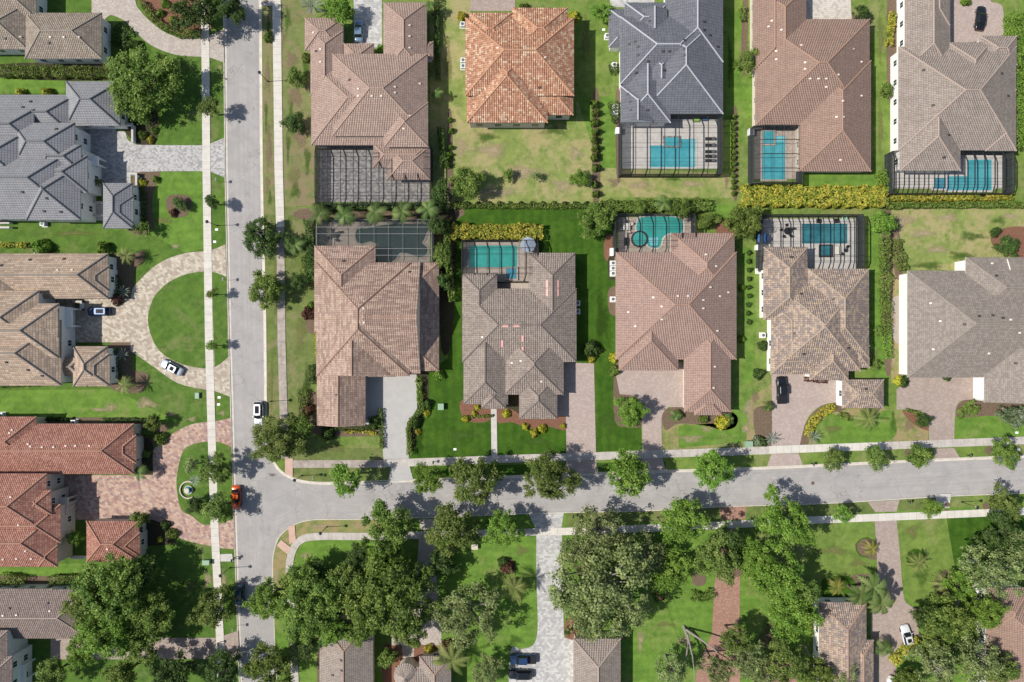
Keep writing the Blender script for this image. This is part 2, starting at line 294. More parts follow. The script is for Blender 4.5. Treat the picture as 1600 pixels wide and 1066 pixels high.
def leaf_mat(name, cs, trans=0.34, ovar=0.12):
    t = MT(name); a = t.n('ShaderNodeAttribute'); a.attribute_name = 'var'; a.attribute_type = 'GEOMETRY'
    n = len(cs); col = t.ramp(a.outputs['Fac'], [(i/(n-1), c) for i, c in enumerate(cs)])
    oi = t.n('ShaderNodeObjectInfo')
    hs = t.n('ShaderNodeHueSaturation'); t.l(col, hs.inputs['Color'])
    t.l(t.math('MULTIPLY_ADD', oi.outputs['Random'], ovar*0.18, 0.5-ovar*0.11), hs.inputs['Hue'])
    t.l(t.math('MULTIPLY_ADD', oi.outputs['Random'], ovar*3.0, 1-ovar*1.5), hs.inputs['Value'])
    d = t.n('ShaderNodeBsdfPrincipled'); t.l(hs.outputs[0], d.inputs['Base Color']); d.inputs['Roughness'].default_value = 0.6; d.inputs['Specular IOR Level'].default_value = 0.25
    tr = t.n('ShaderNodeBsdfTranslucent'); t.l(hs.outputs[0], tr.inputs[0])
    mx = t.n('ShaderNodeMixShader'); mx.inputs[0].default_value = trans
    t.l(d.outputs[0], mx.inputs[1]); t.l(tr.outputs[0], mx.inputs[2]); t.l(mx.outputs[0], t.out.inputs[0]); MATS[name] = t.m
leaf_mat('leaf oak', [(0.051,0.096,0.015),(0.122,0.199,0.032),(0.273,0.338,0.075)])
leaf_mat('leaf verge', [(0.058,0.103,0.018),(0.135,0.205,0.039),(0.278,0.342,0.091)])
leaf_mat('leaf grey', [(0.081,0.117,0.038),(0.189,0.246,0.080),(0.368,0.431,0.168)])
leaf_mat('leaf bright', [(0.066,0.142,0.016),(0.145,0.268,0.032),(0.278,0.410,0.074)])
leaf_mat('leaf dark', [(0.027,0.059,0.011),(0.058,0.112,0.023),(0.131,0.196,0.048)])
leaf_mat('leaf croton', [(0.06,0.12,0.018),(0.16,0.24,0.03),(0.38,0.38,0.05),(0.55,0.48,0.07),(0.26,0.22,0.04)])
leaf_mat('leaf yellow', [(0.20,0.24,0.02),(0.45,0.44,0.04),(0.60,0.55,0.08)])
leaf_mat('leaf palm', [(0.05,0.10,0.02),(0.11,0.17,0.04),(0.20,0.25,0.08)])
leaf_mat('leaf date', [(0.10,0.14,0.03),(0.20,0.24,0.06),(0.32,0.33,0.12)])
leaf_mat('leaf gold palm', [(0.14,0.16,0.03),(0.28,0.27,0.06),(0.42,0.33,0.09)])
leaf_mat('leaf silver', [(0.12,0.16,0.12),(0.22,0.27,0.21),(0.36,0.40,0.33)])
leaf_mat('leaf red', [(0.05,0.02,0.015),(0.13,0.055,0.04),(0.20,0.11,0.07)])
leaf_mat('leaf flower', [(0.04,0.09,0.02),(0.09,0.15,0.04),(0.5,0.5,0.42)])
M = MATS
# ------------------------------------------------------------------ mesh helpers
class MB:
    def __init__(s): s.v = []; s.f = []; s.mi = []; s.uv = []; s.smooth = []
    def face(s, pts, mi=0, uvs=None, smooth=False):
        b = len(s.v); s.v.extend([tuple(p) for p in pts]); s.f.append(tuple(range(b, b+len(pts)))); s.mi.append(mi)
        s.uv.append(uvs or [(p[0], p[1]) for p in pts]); s.smooth.append(smooth)
    def box(s, x0, y0, z0, x1, y1, z1, mi=0, bottom=True):
        a = [(x0,y0,z0),(x1,y0,z0),(x1,y1,z0),(x0,y1,z0),(x0,y0,z1),(x1,y0,z1),(x1,y1,z1),(x0,y1,z1)]
        q = [(4,5,6,7),(0,1,5,4),(1,2,6,5),(2,3,7,6),(3,0,4,7)]
        if bottom: q.append((3,2,1,0))
        for k in q: s.face([a[i] for i in k], mi)
    def obox(s, c, size, rz=0, mi=0, ry=0):
        """box centred at c, turned by rz about z"""
        R = Matrix.Rotation(rz, 3, 'Z') @ Matrix.Rotation(ry, 3, 'Y'); hx, hy, hz = (k/2 for k in size); c = Vector(c)
        a = [c + R @ Vector((sx*hx, sy*hy, sz*hz)) for sz in (-1, 1) for sx, sy in ((-1,-1),(1,-1),(1,1),(-1,1))]
        for k in ((4,5,6,7),(0,1,5,4),(1,2,6,5),(2,3,7,6),(3,0,4,7),(3,2,1,0)): s.face([a[i] for i in k], mi)
    def tube(s, pts, r, n=6, mi=0, cap=True, smooth=True):
        """tapered tube along points; r a number or a list"""
        pts = [Vector(p) for p in pts]
        rs = r if isinstance(r, (list, tuple)) else [r]*len(pts)
        rings = []
        for i, p in enumerate(pts):
            d = (pts[min(i+1, len(pts)-1)] - pts[max(i-1, 0)]).normalized()
            up = Vector((0, 0, 1)) if abs(d.z) < 0.9 else Vector((1, 0, 0))
            a = d.cross(up).normalized(); b = a.cross(d).normalized()
            rings.append([p + (a*math.cos(2*math.pi*k/n) + b*math.sin(2*math.pi*k/n))*rs[i] for k in range(n)])
        for i in range(len(rings)-1):
            for k in range(n):
                j = (k+1) % n; s.face([rings[i][k], rings[i][j], rings[i+1][j], rings[i+1][k]], mi, smooth=smooth)
        if cap: s.face(rings[-1], mi); s.face(rings[0][::-1], mi)
    def cyl(s, c, r, z0, z1, n=16, mi=0, r1=None):
        r1 = r if r1 is None else r1
        a = [(c[0]+r*math.cos(2*math.pi*k/n), c[1]+r*math.sin(2*math.pi*k/n), z0) for k in range(n)]
        b = [(c[0]+r1*math.cos(2*math.pi*k/n), c[1]+r1*math.sin(2*math.pi*k/n), z1) for k in range(n)]
        for k in range(n): j = (k+1) % n; s.face([a[k], a[j], b[j], b[k]], mi, smooth=True)
        s.face(b, mi); s.face(a[::-1], mi)
    def ball(s, c, r, n=10, m=6, mi=0, sq=(1,1,1)):
        for i in range(m):
            t0 = math.pi*i/m; t1 = math.pi*(i+1)/m
            for k in range(n):
                a0 = 2*math.pi*k/n; a1 = 2*math.pi*(k+1)/n
                q = [(c[0]+r*sq[0]*math.sin(t)*math.cos(a), c[1]+r*sq[1]*math.sin(t)*math.sin(a), c[2]+r*sq[2]*math.cos(t)) for t, a in ((t0,a0),(t1,a0),(t1,a1),(t0,a1))]
                if i == 0: q = [q[0], q[1], q[2]]
                elif i == m-1: q = [q[0], q[1], q[3]]
                s.face(q, mi, smooth=True)
    def prism(s, pts, z0, z1, mi=0, top_mi=None, bottom=False):
        """closed outline (x,y list, counter-clockwise made sure of)"""
        a = sum(pts[i][0]*pts[(i+1) % len(pts)][1]-pts[(i+1) % len(pts)][0]*pts[i][1] for i in range(len(pts)))
        if a < 0: pts = pts[::-1]
        s.face([(x, y, z1) for x, y in pts], mi if top_mi is None else top_mi)
        for i in range(len(pts)):
            p, q = pts[i], pts[(i+1) % len(pts)]
            s.face([(p[0],p[1],z0),(q[0],q[1],z0),(q[0],q[1],z1),(p[0],p[1],z1)], mi)
        if bottom: s.face([(x, y, z0) for x, y in pts[::-1]], mi)
    def mesh(s, name, mats, merge=False):
        me = bpy.data.meshes.new(name); me.from_pydata([tuple(v) for v in s.v], [], s.f)
        for m in (mats if isinstance(mats, (list, tuple)) else [mats]): me.materials.append(m if not isinstance(m, str) else M[m])
        me.polygons.foreach_set('material_index', s.mi); me.polygons.foreach_set('use_smooth', s.smooth)
        ul = me.uv_layers.new(name='UVMap'); ul.data.foreach_set('uv', [c for f in s.uv for uv in f for c in uv[:2]])
        if merge:
            bm = bmesh.new(); bm.from_mesh(me); bmesh.ops.remove_doubles(bm, verts=bm.verts, dist=0.001); bm.to_mesh(me); bm.free()
        me.update(); return me
    def build(s, name, mats, parent=None, loc=None, rz=0, merge=False):
        o = bpy.data.objects.new(name, s.mesh(name, mats, merge)); COL.objects.link(o)
        if parent is not None: o.parent = parent
        if loc is not None: o.location = loc
        if rz: o.rotation_euler.z = rz
        return o
def tag(o, label=None, cat=None, group=None, kind=None):
    if label: o['label'] = label
    if cat: o['category'] = cat
    if group: o['group'] = group
    if kind: o['kind'] = kind
    return o
def empty(name, loc, label, cat, group=None, rz=0, sc=None):
    o = bpy.data.objects.new(name, None); COL.objects.link(o); o.location = loc; o.rotation_euler.z = rz
    if sc: o.scale = sc
    o.empty_display_size = 0.3
    return tag(o, label, cat, group)
def link(name, me, parent=None, loc=(0,0,0), rot=(0,0,0), sc=(1,1,1)):
    o = bpy.data.objects.new(name, me); COL.objects.link(o); o.location = loc; o.rotation_euler = rot; o.scale = sc
    if parent is not None: o.parent = parent
    return o
def copy_tree(o, loc, rz=0, label=None, group=None, parent=None):
    c = o.copy(); COL.objects.link(c); c.parent = parent
    if parent is None:
        c.location = loc; c.rotation_euler = (0, 0, rz)
        if label: c['label'] = label
        if group: c['group'] = group
    for ch in list(o.children):
        copy_tree(ch, None, parent=c)
    return c
def smooth(pts, closed=True, n=5):
    """Catmull-Rom through the points; points given as (x, y) bend, (x, y, 1) stay sharp corners"""
    out = []; N = len(pts)
    rng = range(N if closed else N-1)
    for i in rng:
        p1, p2 = pts[i], pts[(i+1) % N]
        p0 = pts[(i-1) % N] if (closed or i > 0) else p1
        p3 = pts[(i+2) % N] if (closed or i+2 < N) else p2
        if len(p1) > 2 and len(p2) > 2: out.append((p1[0], p1[1])); continue
        if len(p1) > 2: p0 = p1
        if len(p2) > 2: p3 = p2
        for k in range(n):
            t = k/n
            out.append(tuple(0.5*((2*p1[a]) + (-p0[a]+p2[a])*t + (2*p0[a]-5*p1[a]+4*p2[a]-p3[a])*t*t + (-p0[a]+3*p1[a]-3*p2[a]+p3[a])*t**3) for a in (0, 1)))
    if not closed: out.append((pts[-1][0], pts[-1][1]))
    return out
ZL = 0.12      # top of the lots; the carriageway lies at 0
SHN = [0]
def sheet(name, pts, z, mat, kind='structure', thick=0.0, sm=False):
    if not thick: SHN[0] += 1; z += 0.0006*(SHN[0] % 37)      # no two sheets ever lie in one plane
    if sm: pts = smooth(pts)
    q = [G(p[0], p[1]) for p in pts]
    mb = MB()
    a = sum(q[i][0]*q[(i+1) % len(q)][1]-q[(i+1) % len(q)][0]*q[i][1] for i in range(len(q)))
    if a < 0: q = q[::-1]
    if thick: mb.prism(q, z-thick, z)
    else: mb.face([(x, y, z) for x, y in q])
    o = mb.build(name, mat); tag(o, kind=kind); return o
def ribbon(mb, line, w, z0, z1, mi=0):
    """strip of width w (metres) along the px polyline; v across, u along; with sides"""
    q = [Vector(G(*p[:2])) for p in line]; L = 0; prev = None; rows = []
    for i, p in enumerate(q):
        d = (q[min(i+1, len(q)-1)]-q[max(i-1, 0)]).normalized(); nrm = Vector((-d.y, d.x))
        if i: L += (p-q[i-1]).length
        rows.append((p+nrm*w/2, p-nrm*w/2, L))
    for a, b in zip(rows, rows[1:]):
        mb.face([(a[1].x,a[1].y,z1),(b[1].x,b[1].y,z1),(b[0].x,b[0].y,z1),(a[0].x,a[0].y,z1)], mi, [(a[2],0),(b[2],0),(b[2],w),(a[2],w)])
        if z1-z0 > 0.01:
            mb.face([(a[0].x,a[0].y,z1),(b[0].x,b[0].y,z1),(b[0].x,b[0].y,z0),(a[0].x,a[0].y,z0)], mi)
            mb.face([(b[1].x,b[1].y,z1),(a[1].x,a[1].y,z1),(a[1].x,a[1].y,z0),(b[1].x,b[1].y,z0)], mi)
def strip(name, line, w_px, z, mat, thick=0.0):
    SHN[0] += 1; z += 0.0006*(SHN[0] % 37)
    mb = MB(); ribbon(mb, line, w_px*S, z-thick, z); return tag(mb.build(name, mat), kind='structure')

def patch(cx, cy, rx, ry, mat='straw', rot=0.0):
    x, y = G(cx, cy); rx *= S; ry *= S; N = 28; rings = (0.0, 0.35, 0.7, 1.0); ev = (1.0, 0.75, 0.3, -0.35); V = [(0, 0, 0)]; E = [1.0]; F = []
    ph = random.uniform(0, 6)
    for ri in (1, 2, 3):
        for k in range(N):
            a = 2*math.pi*k/N; q = rings[ri]*(1+0.22*math.sin(3*a+ph)+0.12*math.sin(5*a+ph*2)); X, Y = rx*q*math.cos(a), ry*q*math.sin(a)
            V.append((X*math.cos(rot)-Y*math.sin(rot), X*math.sin(rot)+Y*math.cos(rot), 0)); E.append(ev[ri])
    for k in range(N): F.append((0, 1+k, 1+(k+1) % N))
    for ri in (0, 1):
        for k in range(N): a, b = 1+ri*N+k, 1+ri*N+(k+1) % N; F.append((a, a+N, b+N, b))
    me = bpy.data.meshes.new('turf_patch'); me.from_pydata(V, [], F); at = me.attributes.new('edge', 'FLOAT', 'POINT'); at.data.foreach_set('value', E); me.materials.append(M[mat])
    SHN[0] += 1; o = bpy.data.objects.new('turf_patch', me); COL.objects.link(o); o.location = (x, y, ZL+0.062+0.0006*(SHN[0] % 37)); tag(o, kind='structure')

# ------------------------------------------------------------------ houses
def window_mesh():
    f = MB()
    for z0, z1 in ((-0.62, -0.54), (0.54, 0.62)): f.box(-0.62, -0.03, z0, 0.62, 0.05, z1)
    for x0, x1 in ((-0.62, -0.54), (0.54, 0.62), (-0.03, 0.03)): f.box(x0, -0.028, -0.54, x1, 0.046, 0.54)
    p = MB(); p.box(-0.54, -0.022, -0.54, 0.54, 0.01, 0.54)
    return f, p
_f, _p = window_mesh()
WF_W = _f.mesh('window_frame', 'trim white'); WF_D = _f.mesh('window_frame_dark', 'trim dark'); WP = _p.mesh('window_pane', 'glass')
def roof_height(rf, x, y):
    x0, y0, x1, y1, ze, pitch, gb = rf
    if x < x0 or x > x1 or y < y0 or y > y1: return -1
    d = []
    if 'W' not in gb: d.append(x-x0)
    if 'E' not in gb: d.append(x1-x)
    if 'S' not in gb: d.append(y-y0)
    if 'N' not in gb: d.append(y1-y)
    return ze + pitch*min(d)
def hip_faces(mb, rf, caps):
    x0, y0, x1, y1, ze, pitch, gb = rf
    W, D = x1-x0, y1-y0; sl = math.sqrt(1+pitch*pitch)
    # decide ridge direction
    if ('W' in gb or 'E' in gb): along_x = True
    elif ('N' in gb or 'S' in gb): along_x = False
    else: along_x = W >= D
    if along_x:
        hh = D/2; ym = (y0+y1)/2; a = 0 if 'W' in gb else min(hh, W/2); b = 0 if 'E' in gb else min(hh, W/2)
        A = (x0+a, ym, ze+pitch*hh); B = (x1-b, ym, ze+pitch*hh)
    else:
        hh = W/2; xm = (x0+x1)/2; a = 0 if 'S' in gb else min(hh, D/2); b = 0 if 'N' in gb else min(hh, D/2)
        A = (xm, y0+a, ze+pitch*hh); B = (xm, y1-b, ze+pitch*hh)
    c00, c10, c11, c01 = (x0,y0,ze), (x1,y0,ze), (x1,y1,ze), (x0,y1,ze)
    if along_x:
        F = [([c00, c10, B, A], 'S'), ([c11, c01, A, B], 'N'), ([c01, c00, A], 'W'), ([c10, c11, B], 'E')]
        seg = [(A, B)] + ([(c00, A), (c01, A)] if 'W' not in gb else []) + ([(c10, B), (c11, B)] if 'E' not in gb else [])
    else:
        F = [([c01, c00, A, B], 'W'), ([c10, c11, B, A], 'E'), ([c00, c10, A], 'S'), ([c11, c01, B], 'N')]
        seg = [(A, B)] + ([(c00, A), (c10, A)] if 'S' not in gb else []) + ([(c01, B), (c11, B)] if 'N' not in gb else [])
    for pts, side in F:
        if side in gb: mb.face(pts, 1); continue
        if side == 'S': uv = [(p[0], (p[1]-y0)*sl) for p in pts]
        elif side == 'N': uv = [(p[0], (y1-p[1])*sl) for p in pts]
        elif side == 'W': uv = [(p[1], (p[0]-x0)*sl) for p in pts]
        else: uv = [(p[1], (x1-p[0])*sl) for p in pts]
        mb.face(pts, 0, uv)
    # fascia and soffit
    t = 0.2
    for p, q in ((c00,c10),(c10,c11),(c11,c01),(c01,c00)):
        mb.face([(p[0],p[1],ze-t),(q[0],q[1],ze-t),q,p], 2)
    mb.face([(x0,y0,ze-t),(x0,y1,ze-t),(x1,y1,ze-t),(x1,y0,ze-t)], 2)
    caps.extend(seg)
def cap_runs(seg, rfs):
    runs = []
    a, b = Vector(seg[0]), Vector(seg[1]); L = (b-a).length
    if L < 0.3: return runs
    n = max(2, int(L/0.3)); d = (b-a); dn = Vector((-d.y, d.x, 0)).normalized()*0.35
    def Hh(p): return max(roof_height(r, p.x, p.y) for r in rfs)
    ok = []
    for i in range(n+1):
        p = a+d*(i/n); p2 = p.copy()
        e = 0.02 if i in (0, n) else 0
        if i == 0: p2 = a+d*0.01
        if i == n: p2 = b-d*0.01
        h0 = Hh(p2); h1 = Hh(p2+dn); h2 = Hh(p2-dn)
        top = p2.z >= h0-0.03
        good = top and (max(h1, 0)+max(h2, 0))/2 < h0-0.04
        ok.append(good)
    i = 0
    while i <= n:
        if ok[i]:
            j = i
            while j+1 <= n and ok[j+1]: j += 1
            if j > i:
                p, q = a+d*(i/n), a+d*(j/n)
                runs.append([p, q])
            i = j+1
        else: i += 1
    return runs
NOWIN = set()
def house(name, label, rects, tile, cap, wall='wall cream', pitch=0.45, he=3.6, vents=(), dvents=(), windows=True, wf='w', cap_w=0.14, group='houses with tiled hip roofs', cat='house', doors=(), inset=0.5, felts=(), nowin=''):
    """rects: (x0,y0,x1,y1[,eave height[,gable sides]]) in px as the eaves are seen"""
    rfs = []
    for i, r in enumerate(rects):
        z = (r[4] if len(r) > 4 and r[4] else he) + 0.004*i
        gb = r[5] if len(r) > 5 else ''
        xa, ya = P(r[0], r[3], z); xb, yb = P(r[2], r[1], z)
        rfs.append((xa, ya, xb, yb, z, pitch, gb))
    cx = sum((r[0]+r[2])/2 for r in rfs)/len(rfs); cy = sum((r[1]+r[3])/2 for r in rfs)/len(rfs)
    root = empty(name, (cx, cy, ZL), label, cat, group); off = Vector((cx, cy, ZL))
    mb = MB(); caps = []
    for r in rfs: hip_faces(mb, r, caps)
    for i, v in enumerate(mb.v): mb.v[i] = (v[0]-cx, v[1]-cy, v[2]-ZL)
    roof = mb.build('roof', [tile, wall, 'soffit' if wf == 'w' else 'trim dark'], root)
    for s_ in caps:
        for run in cap_runs(s_, rfs):
            cb = MB(); cb.tube([p-off for p in run], cap_w, 6, smooth=True); cb.build('ridge_cap', cap, roof)
    wb = MB(); boxes = []
    for i, r in enumerate(rfs):
        ins = inset+0.011*i; q = (r[0]+ins, r[1]+ins, r[2]-ins, r[3]-ins, r[4]-0.1)
        if q[2]-q[0] < 0.5 or q[3]-q[1] < 0.5: continue
        boxes.append(q); wb.box(q[0]-cx, q[1]-cy, 0, q[2]-cx, q[3]-cy, q[4]-ZL, bottom=False)
    wb.build('wall', wall, root)
    # windows on free walls
    def free(x, y, z):
        for q in boxes:
            if q[0] < x < q[2] and q[1] < y < q[3]: return False
        for r in rfs:
            if r[0] < x < r[2] and r[1] < y < r[3] and roof_height(r, x, y) < z+1.0 and r[4] < z+0.6: return False
        return True
    nwin = 0
    if windows:
        fr = WF_W if wf == 'w' else WF_D
        for bi, q in enumerate(boxes):
            floors = [1.7] + ([4.7] if q[4] > 5.0 else [])
            for side in 'NSEW':
                if side in nowin: continue
                if side in 'NS': n_ = int((q[2]-q[0])/3.3)
                else: n_ = int((q[3]-q[1])/3.3)
                if n_ < 1: continue
                for k in range(n_):
                    t = (k+0.5)/n_
                    if side == 'N': x, y, rz, nx, ny = q[0]+(q[2]-q[0])*t, q[3], math.pi, 0, 1
                    elif side == 'S': x, y, rz, nx, ny = q[0]+(q[2]-q[0])*t, q[1], 0, 0, -1
                    elif side == 'E': x, y, rz, nx, ny = q[2], q[1]+(q[3]-q[1])*t, math.pi/2, 1, 0
                    else: x, y, rz, nx, ny = q[0], q[1]+(q[3]-q[1])*t, -math.pi/2, -1, 0
                    if abs(x) > 112 or abs(y) > 76: continue
                    for zf in floors:
                        if nwin > 44: break
                        if not (free(x+nx*0.5, y+ny*0.5, zf) and free(x+nx*0.5+ny*0.7, y+ny*0.5+nx*0.7, zf) and free(x+nx*0.5-ny*0.7, y+ny*0.5-nx*0.7, zf)): continue
                        w_ = link('window', fr, root, (x-cx, y-cy, zf+0.12), (0, 0, rz)); link('pane', WP, w_); nwin += 1
    # things standing on the roof
    def on_roof(px, py):
        z = 4.0
        for _ in range(6):
            x, y = P(px, py, z); z = max([roof_height(r, x, y) for r in rfs]+[3.0])
        e = 0.15
        hx = max(roof_height(r, x+e, y) for r in rfs)-max(roof_height(r, x-e, y) for r in rfs); hy = max(roof_height(r, x, y+e) for r in rfs)-max(roof_height(r, x, y-e) for r in rfs)
        return x-cx, y-cy, z-ZL, hx/(2*e), hy/(2*e)
    for vs, mat, sz in ((vents, 'vent light', (0.42, 0.3, 0.16)), (dvents, 'vent dark', (0.55, 0.4, 0.14))):
        for (px, py) in vs:
            x, y, z, gx, gy = on_roof(px, py)
            v = MB(); v.obox((0, 0, 0.05), sz); v.obox((0.0, 0, 0.15), (sz[0]*0.7, sz[1]*0.7, 0.08))
            o = v.build('roof_vent', mat, roof, (x, y, z)); o.rotation_euler = (math.atan(gy)*0.9 if abs(gy) < 2 else 0, -math.atan(gx)*0.9 if abs(gx) < 2 else 0, 0)
    for (px, py, w_, h_) in felts:
        x, y, z, gx, gy = on_roof(px, py); v = MB(); v.obox((0, 0, 0.04), (w_*S, h_*S, 0.03))
        o = v.build('roof_patch', 'pink felt', roof, (x, y, z+0.03)); o.rotation_euler = (math.atan(gy), -math.atan(gx), 0)
    for (px, py, wd, rz, mat, nm, hh) in doors:
        x, y = G(px, py); d = MB(); d.box(-wd/2, -0.04, 0, wd/2, 0.04, hh)
        for k in range(1, 4): d.box(-wd/2+0.05, -0.055, hh*k/4-0.02, wd/2-0.05, 0.055, hh*k/4+0.02)
        d.build(nm, mat, root, (x-cx, y-cy, 0), rz)
    root['_rf'] = 0; del root['_rf']
    return root

# ------------------------------------------------------------------ pool cages, pools, furniture
def cage(name, label, rect, h=2.9, mat='bronze', nx=None, ny=None, beams='y', roofscreen='screen roof', rise=0.7, notch=None):
    """rect px as seen at height h"""
    xa, ya = P(rect[0], rect[3], h); xb, yb = P(rect[2], rect[1], h)
    W, D = xb-xa, yb-ya; cx, cy = (xa+xb)/2, (ya+yb)/2
    root = empty(name, (cx, cy, ZL), label, 'pool enclosure', 'screened pool enclosures')
    nx = nx or max(2, round(W/2.3)); ny = ny or max(2, round(D/2.2))
    b = MB(); t = 0.09
    H0 = h-ZL
    def zr(x, y):   # mansard profile across the beams
        m = min(y+D/2, D/2-y) if beams == 'y' else min(x+W/2, W/2-x)
        return H0 + rise*min(1, max(0, m)/1.6)
    def inside(x, y):
        if not notch: return True
        px0, py0, px1, py1 = notch; qx0, qy0 = P(px0, py1, h); qx1, qy1 = P(px1, py0, h)
        return not (qx0-cx-0.01 < x < qx1-cx+0.01 and qy0-cy-0.01 < y < qy1-cy+0.01)
    xs = [-W/2+W*i/nx for i in range(nx+1)]; ys = [-D/2+D*i/ny for i in range(ny+1)]
    if beams == 'y': brk = [-D/2, -D/2+1.6, D/2-1.6, D/2]; ys = sorted(set(ys+brk[1:3])); ys = [v for i, v in enumerate(ys) if i == 0 or v-ys[i-1] > 0.35]
    else: brk = [-W/2, -W/2+1.6, W/2-1.6, W/2]; xs = sorted(set(xs+brk[1:3])); xs = [v for i, v in enumerate(xs) if i == 0 or v-xs[i-1] > 0.35]
    def seg(p, q, r):
        m = ((p[0]+q[0])/2, (p[1]+q[1])/2)
        if not inside(*m): return
        if r > 0.05:
            P_, Q_ = Vector(p), Vector(q); d_ = (Q_-P_).normalized(); sd = Vector((-d_.y, d_.x, 0)).normalized()*(0.05 if mat == 'bronze' else 0.03); dn = Vector((0, 0, -0.24)) if mat == 'bronze' else Vector((0, 0, -0.1))
            a_ = [P_+sd, P_-sd, P_-sd+dn, P_+sd+dn]; b_ = [Q_+sd, Q_-sd, Q_-sd+dn, Q_+sd+dn]
            for k in range(4): b.face([a_[k], a_[(k+1) % 4], b_[(k+1) % 4], b_[k]])
        else: b.tube([p, q], r, 4, smooth=False, cap=False)
    for x in xs:
        for y0, y1 in zip(ys, ys[1:]):
            seg((x, y0, zr(x, y0)), (x, y1, zr(x, y1)), 0.085 if beams == 'y' else 0.035)
    for y in ys:
        for x0, x1 in zip(xs, xs[1:]):
            seg((x0, y, zr(x0, y)), (x1, y, zr(x1, y)), 0.085 if beams == 'x' else 0.035)
    b.build('roof_frame', mat, root)
    p = MB()
    for x in xs:
        for y in (-D/2, D/2): p.tube([(x, y, 0), (x, y, zr(x, y))], 0.05, 4, smooth=False)
    for y in ys[1:-1]:
        for x in (-W/2, W/2): p.tube([(x, y, 0), (x, y, zr(x, y))], 0.05, 4, smooth=False)
    for z in (0.06, 0.9, H0-0.02):
        for a_, c_ in (((-W/2,-D/2),(W/2,-D/2)),((W/2,-D/2),(W/2,D/2)),((W/2,D/2),(-W/2,D/2)),((-W/2,D/2),(-W/2,-D/2))):
            p.tube([(a_[0],a_[1],z),(c_[0],c_[1],z)], 0.045, 4, smooth=False)
    p.build('wall_frame', mat, root)
    sw = MB()
    for a_, c_ in (((-W/2,-D/2),(W/2,-D/2)),((W/2,-D/2),(W/2,D/2)),((W/2,D/2),(-W/2,D/2)),((-W/2,D/2),(-W/2,-D/2))):
        sw.face([(a_[0],a_[1],0.05),(c_[0],c_[1],0.05),(c_[0],c_[1],zr(*c_)),(a_[0],a_[1],zr(*a_))])
    sw.build('wall_screen', 'screen wall', root)
    sr = MB()
    for x0, x1 in zip(xs, xs[1:]):
        for y0, y1 in zip(ys, ys[1:]):
            if inside((x0+x1)/2, (y0+y1)/2): sr.face([(x0,y0,zr(x0,y0)),(x1,y0,zr(x1,y0)),(x1,y1,zr(x1,y1)),(x0,y1,zr(x0,y1))])
    sr.build('roof_screen', roofscreen, root)
    return root
def circle(cx, cy, r, n=20, sy=1): return [(cx+r*math.cos(2*math.pi*k/n), cy+r*sy*math.sin(2*math.pi*k/n)) for k in range(n)]
def pool(label, shape, water, cope='deck light', spas=(), steps=(), sm=False, cw=0.35, z=ZL+0.02):
    """shape px; spas: (shape px, water material, coping material)"""
    if sm: shape = smooth(shape)
    q = [G(*p[:2]) for p in shape]; cx = sum(p[0] for p in q)/len(q); cy = sum(p[1] for p in q)/len(q)
    root = empty('swimming_pool', (cx, cy, ZL+0.085), label, 'swimming pool', 'swimming pools')
    def ring(pts, w_, z0, z1, mat, nm):
        pts = [Vector((x-cx, y-cy)) for x, y in pts]
        a = sum(pts[i].x*pts[(i+1) % len(pts)].y-pts[(i+1) % len(pts)].x*pts[i].y for i in range(len(pts)))
        if a < 0: pts = pts[::-1]
        N = len(pts); out = []
        for i in range(N):
            d1 = (pts[i]-pts[i-1]).normalized(); d2 = (pts[(i+1) % N]-pts[i]).normalized()
            n1 = Vector((d1.y, -d1.x)); n2 = Vector((d2.y, -d2.x)); m = (n1+n2)
            m = m/max(m.length_squared/2, 0.5)
            out.append(pts[i]+m*w_)
        mb = MB()
        for i in range(N):
            j = (i+1) % N; a0, a1, b0, b1 = pts[i], pts[j], out[i], out[j]
            mb.face([(a0.x,a0.y,z1),(b0.x,b0.y,z1),(b1.x,b1.y,z1),(a1.x,a1.y,z1)])
            mb.face([(b0.x,b0.y,z0),(b1.x,b1.y,z0),(b1.x,b1.y,z1),(b0.x,b0.y,z1)])
            mb.face([(a1.x,a1.y,z0),(a0.x,a0.y,z0),(a0.x,a0.y,z1),(a1.x,a1.y,z1)])
        mb.build(nm, mat, root)
        return [(p.x, p.y) for p in pts]
    pts = ring(q, cw, 0.0, 0.075, cope, 'coping')
    mb = MB(); mb.face([(x, y, 0.045) for x, y in pts]); mb.build('water', water, root)
    for sp in steps:
        s2 = [(G(*p[:2])[0]-cx, G(*p[:2])[1]-cy) for p in sp]
        a = sum(s2[i][0]*s2[(i+1) % len(s2)][1]-s2[(i+1) % len(s2)][0]*s2[i][1] for i in range(len(s2)))
        if a < 0: s2 = s2[::-1]
        mb = MB(); mb.face([(x, y, 0.049) for x, y in s2]); mb.build('shallow_ledge', 'water pale', root)
    for sh, wm, cm in spas:
        s2 = ring([G(*p[:2]) for p in sh], 0.32, 0.0, 0.30, cm, 'spa_wall'); mb = MB(); mb.face([(x, y, 0.24) for x, y in s2]); mb.build('spa_water', wm, root)
    return root
def lounger(px, py, rz, label, mat='black metal', group='sun loungers by the pool'):
    x, y = G(px, py); o = empty('sun_lounger', (x, y, ZL), label, 'sun lounger', group, rz)
    m = MB(); m.obox((0.25, 0, 0.34), (1.35, 0.62, 0.10)); m.build('seat', mat, o)
    m = MB(); m.obox((-0.68, 0, 0.52), (0.72, 0.62, 0.09), ry=0.6); m.build('backrest', mat, o)
    for sx in (-0.55, 0.8):
        for sy in (-0.26, 0.26): m = MB(); m.box(sx-0.03, sy-0.03, 0, sx+0.03, sy+0.03, 0.3); m.build('leg', 'black metal', o)
    return o
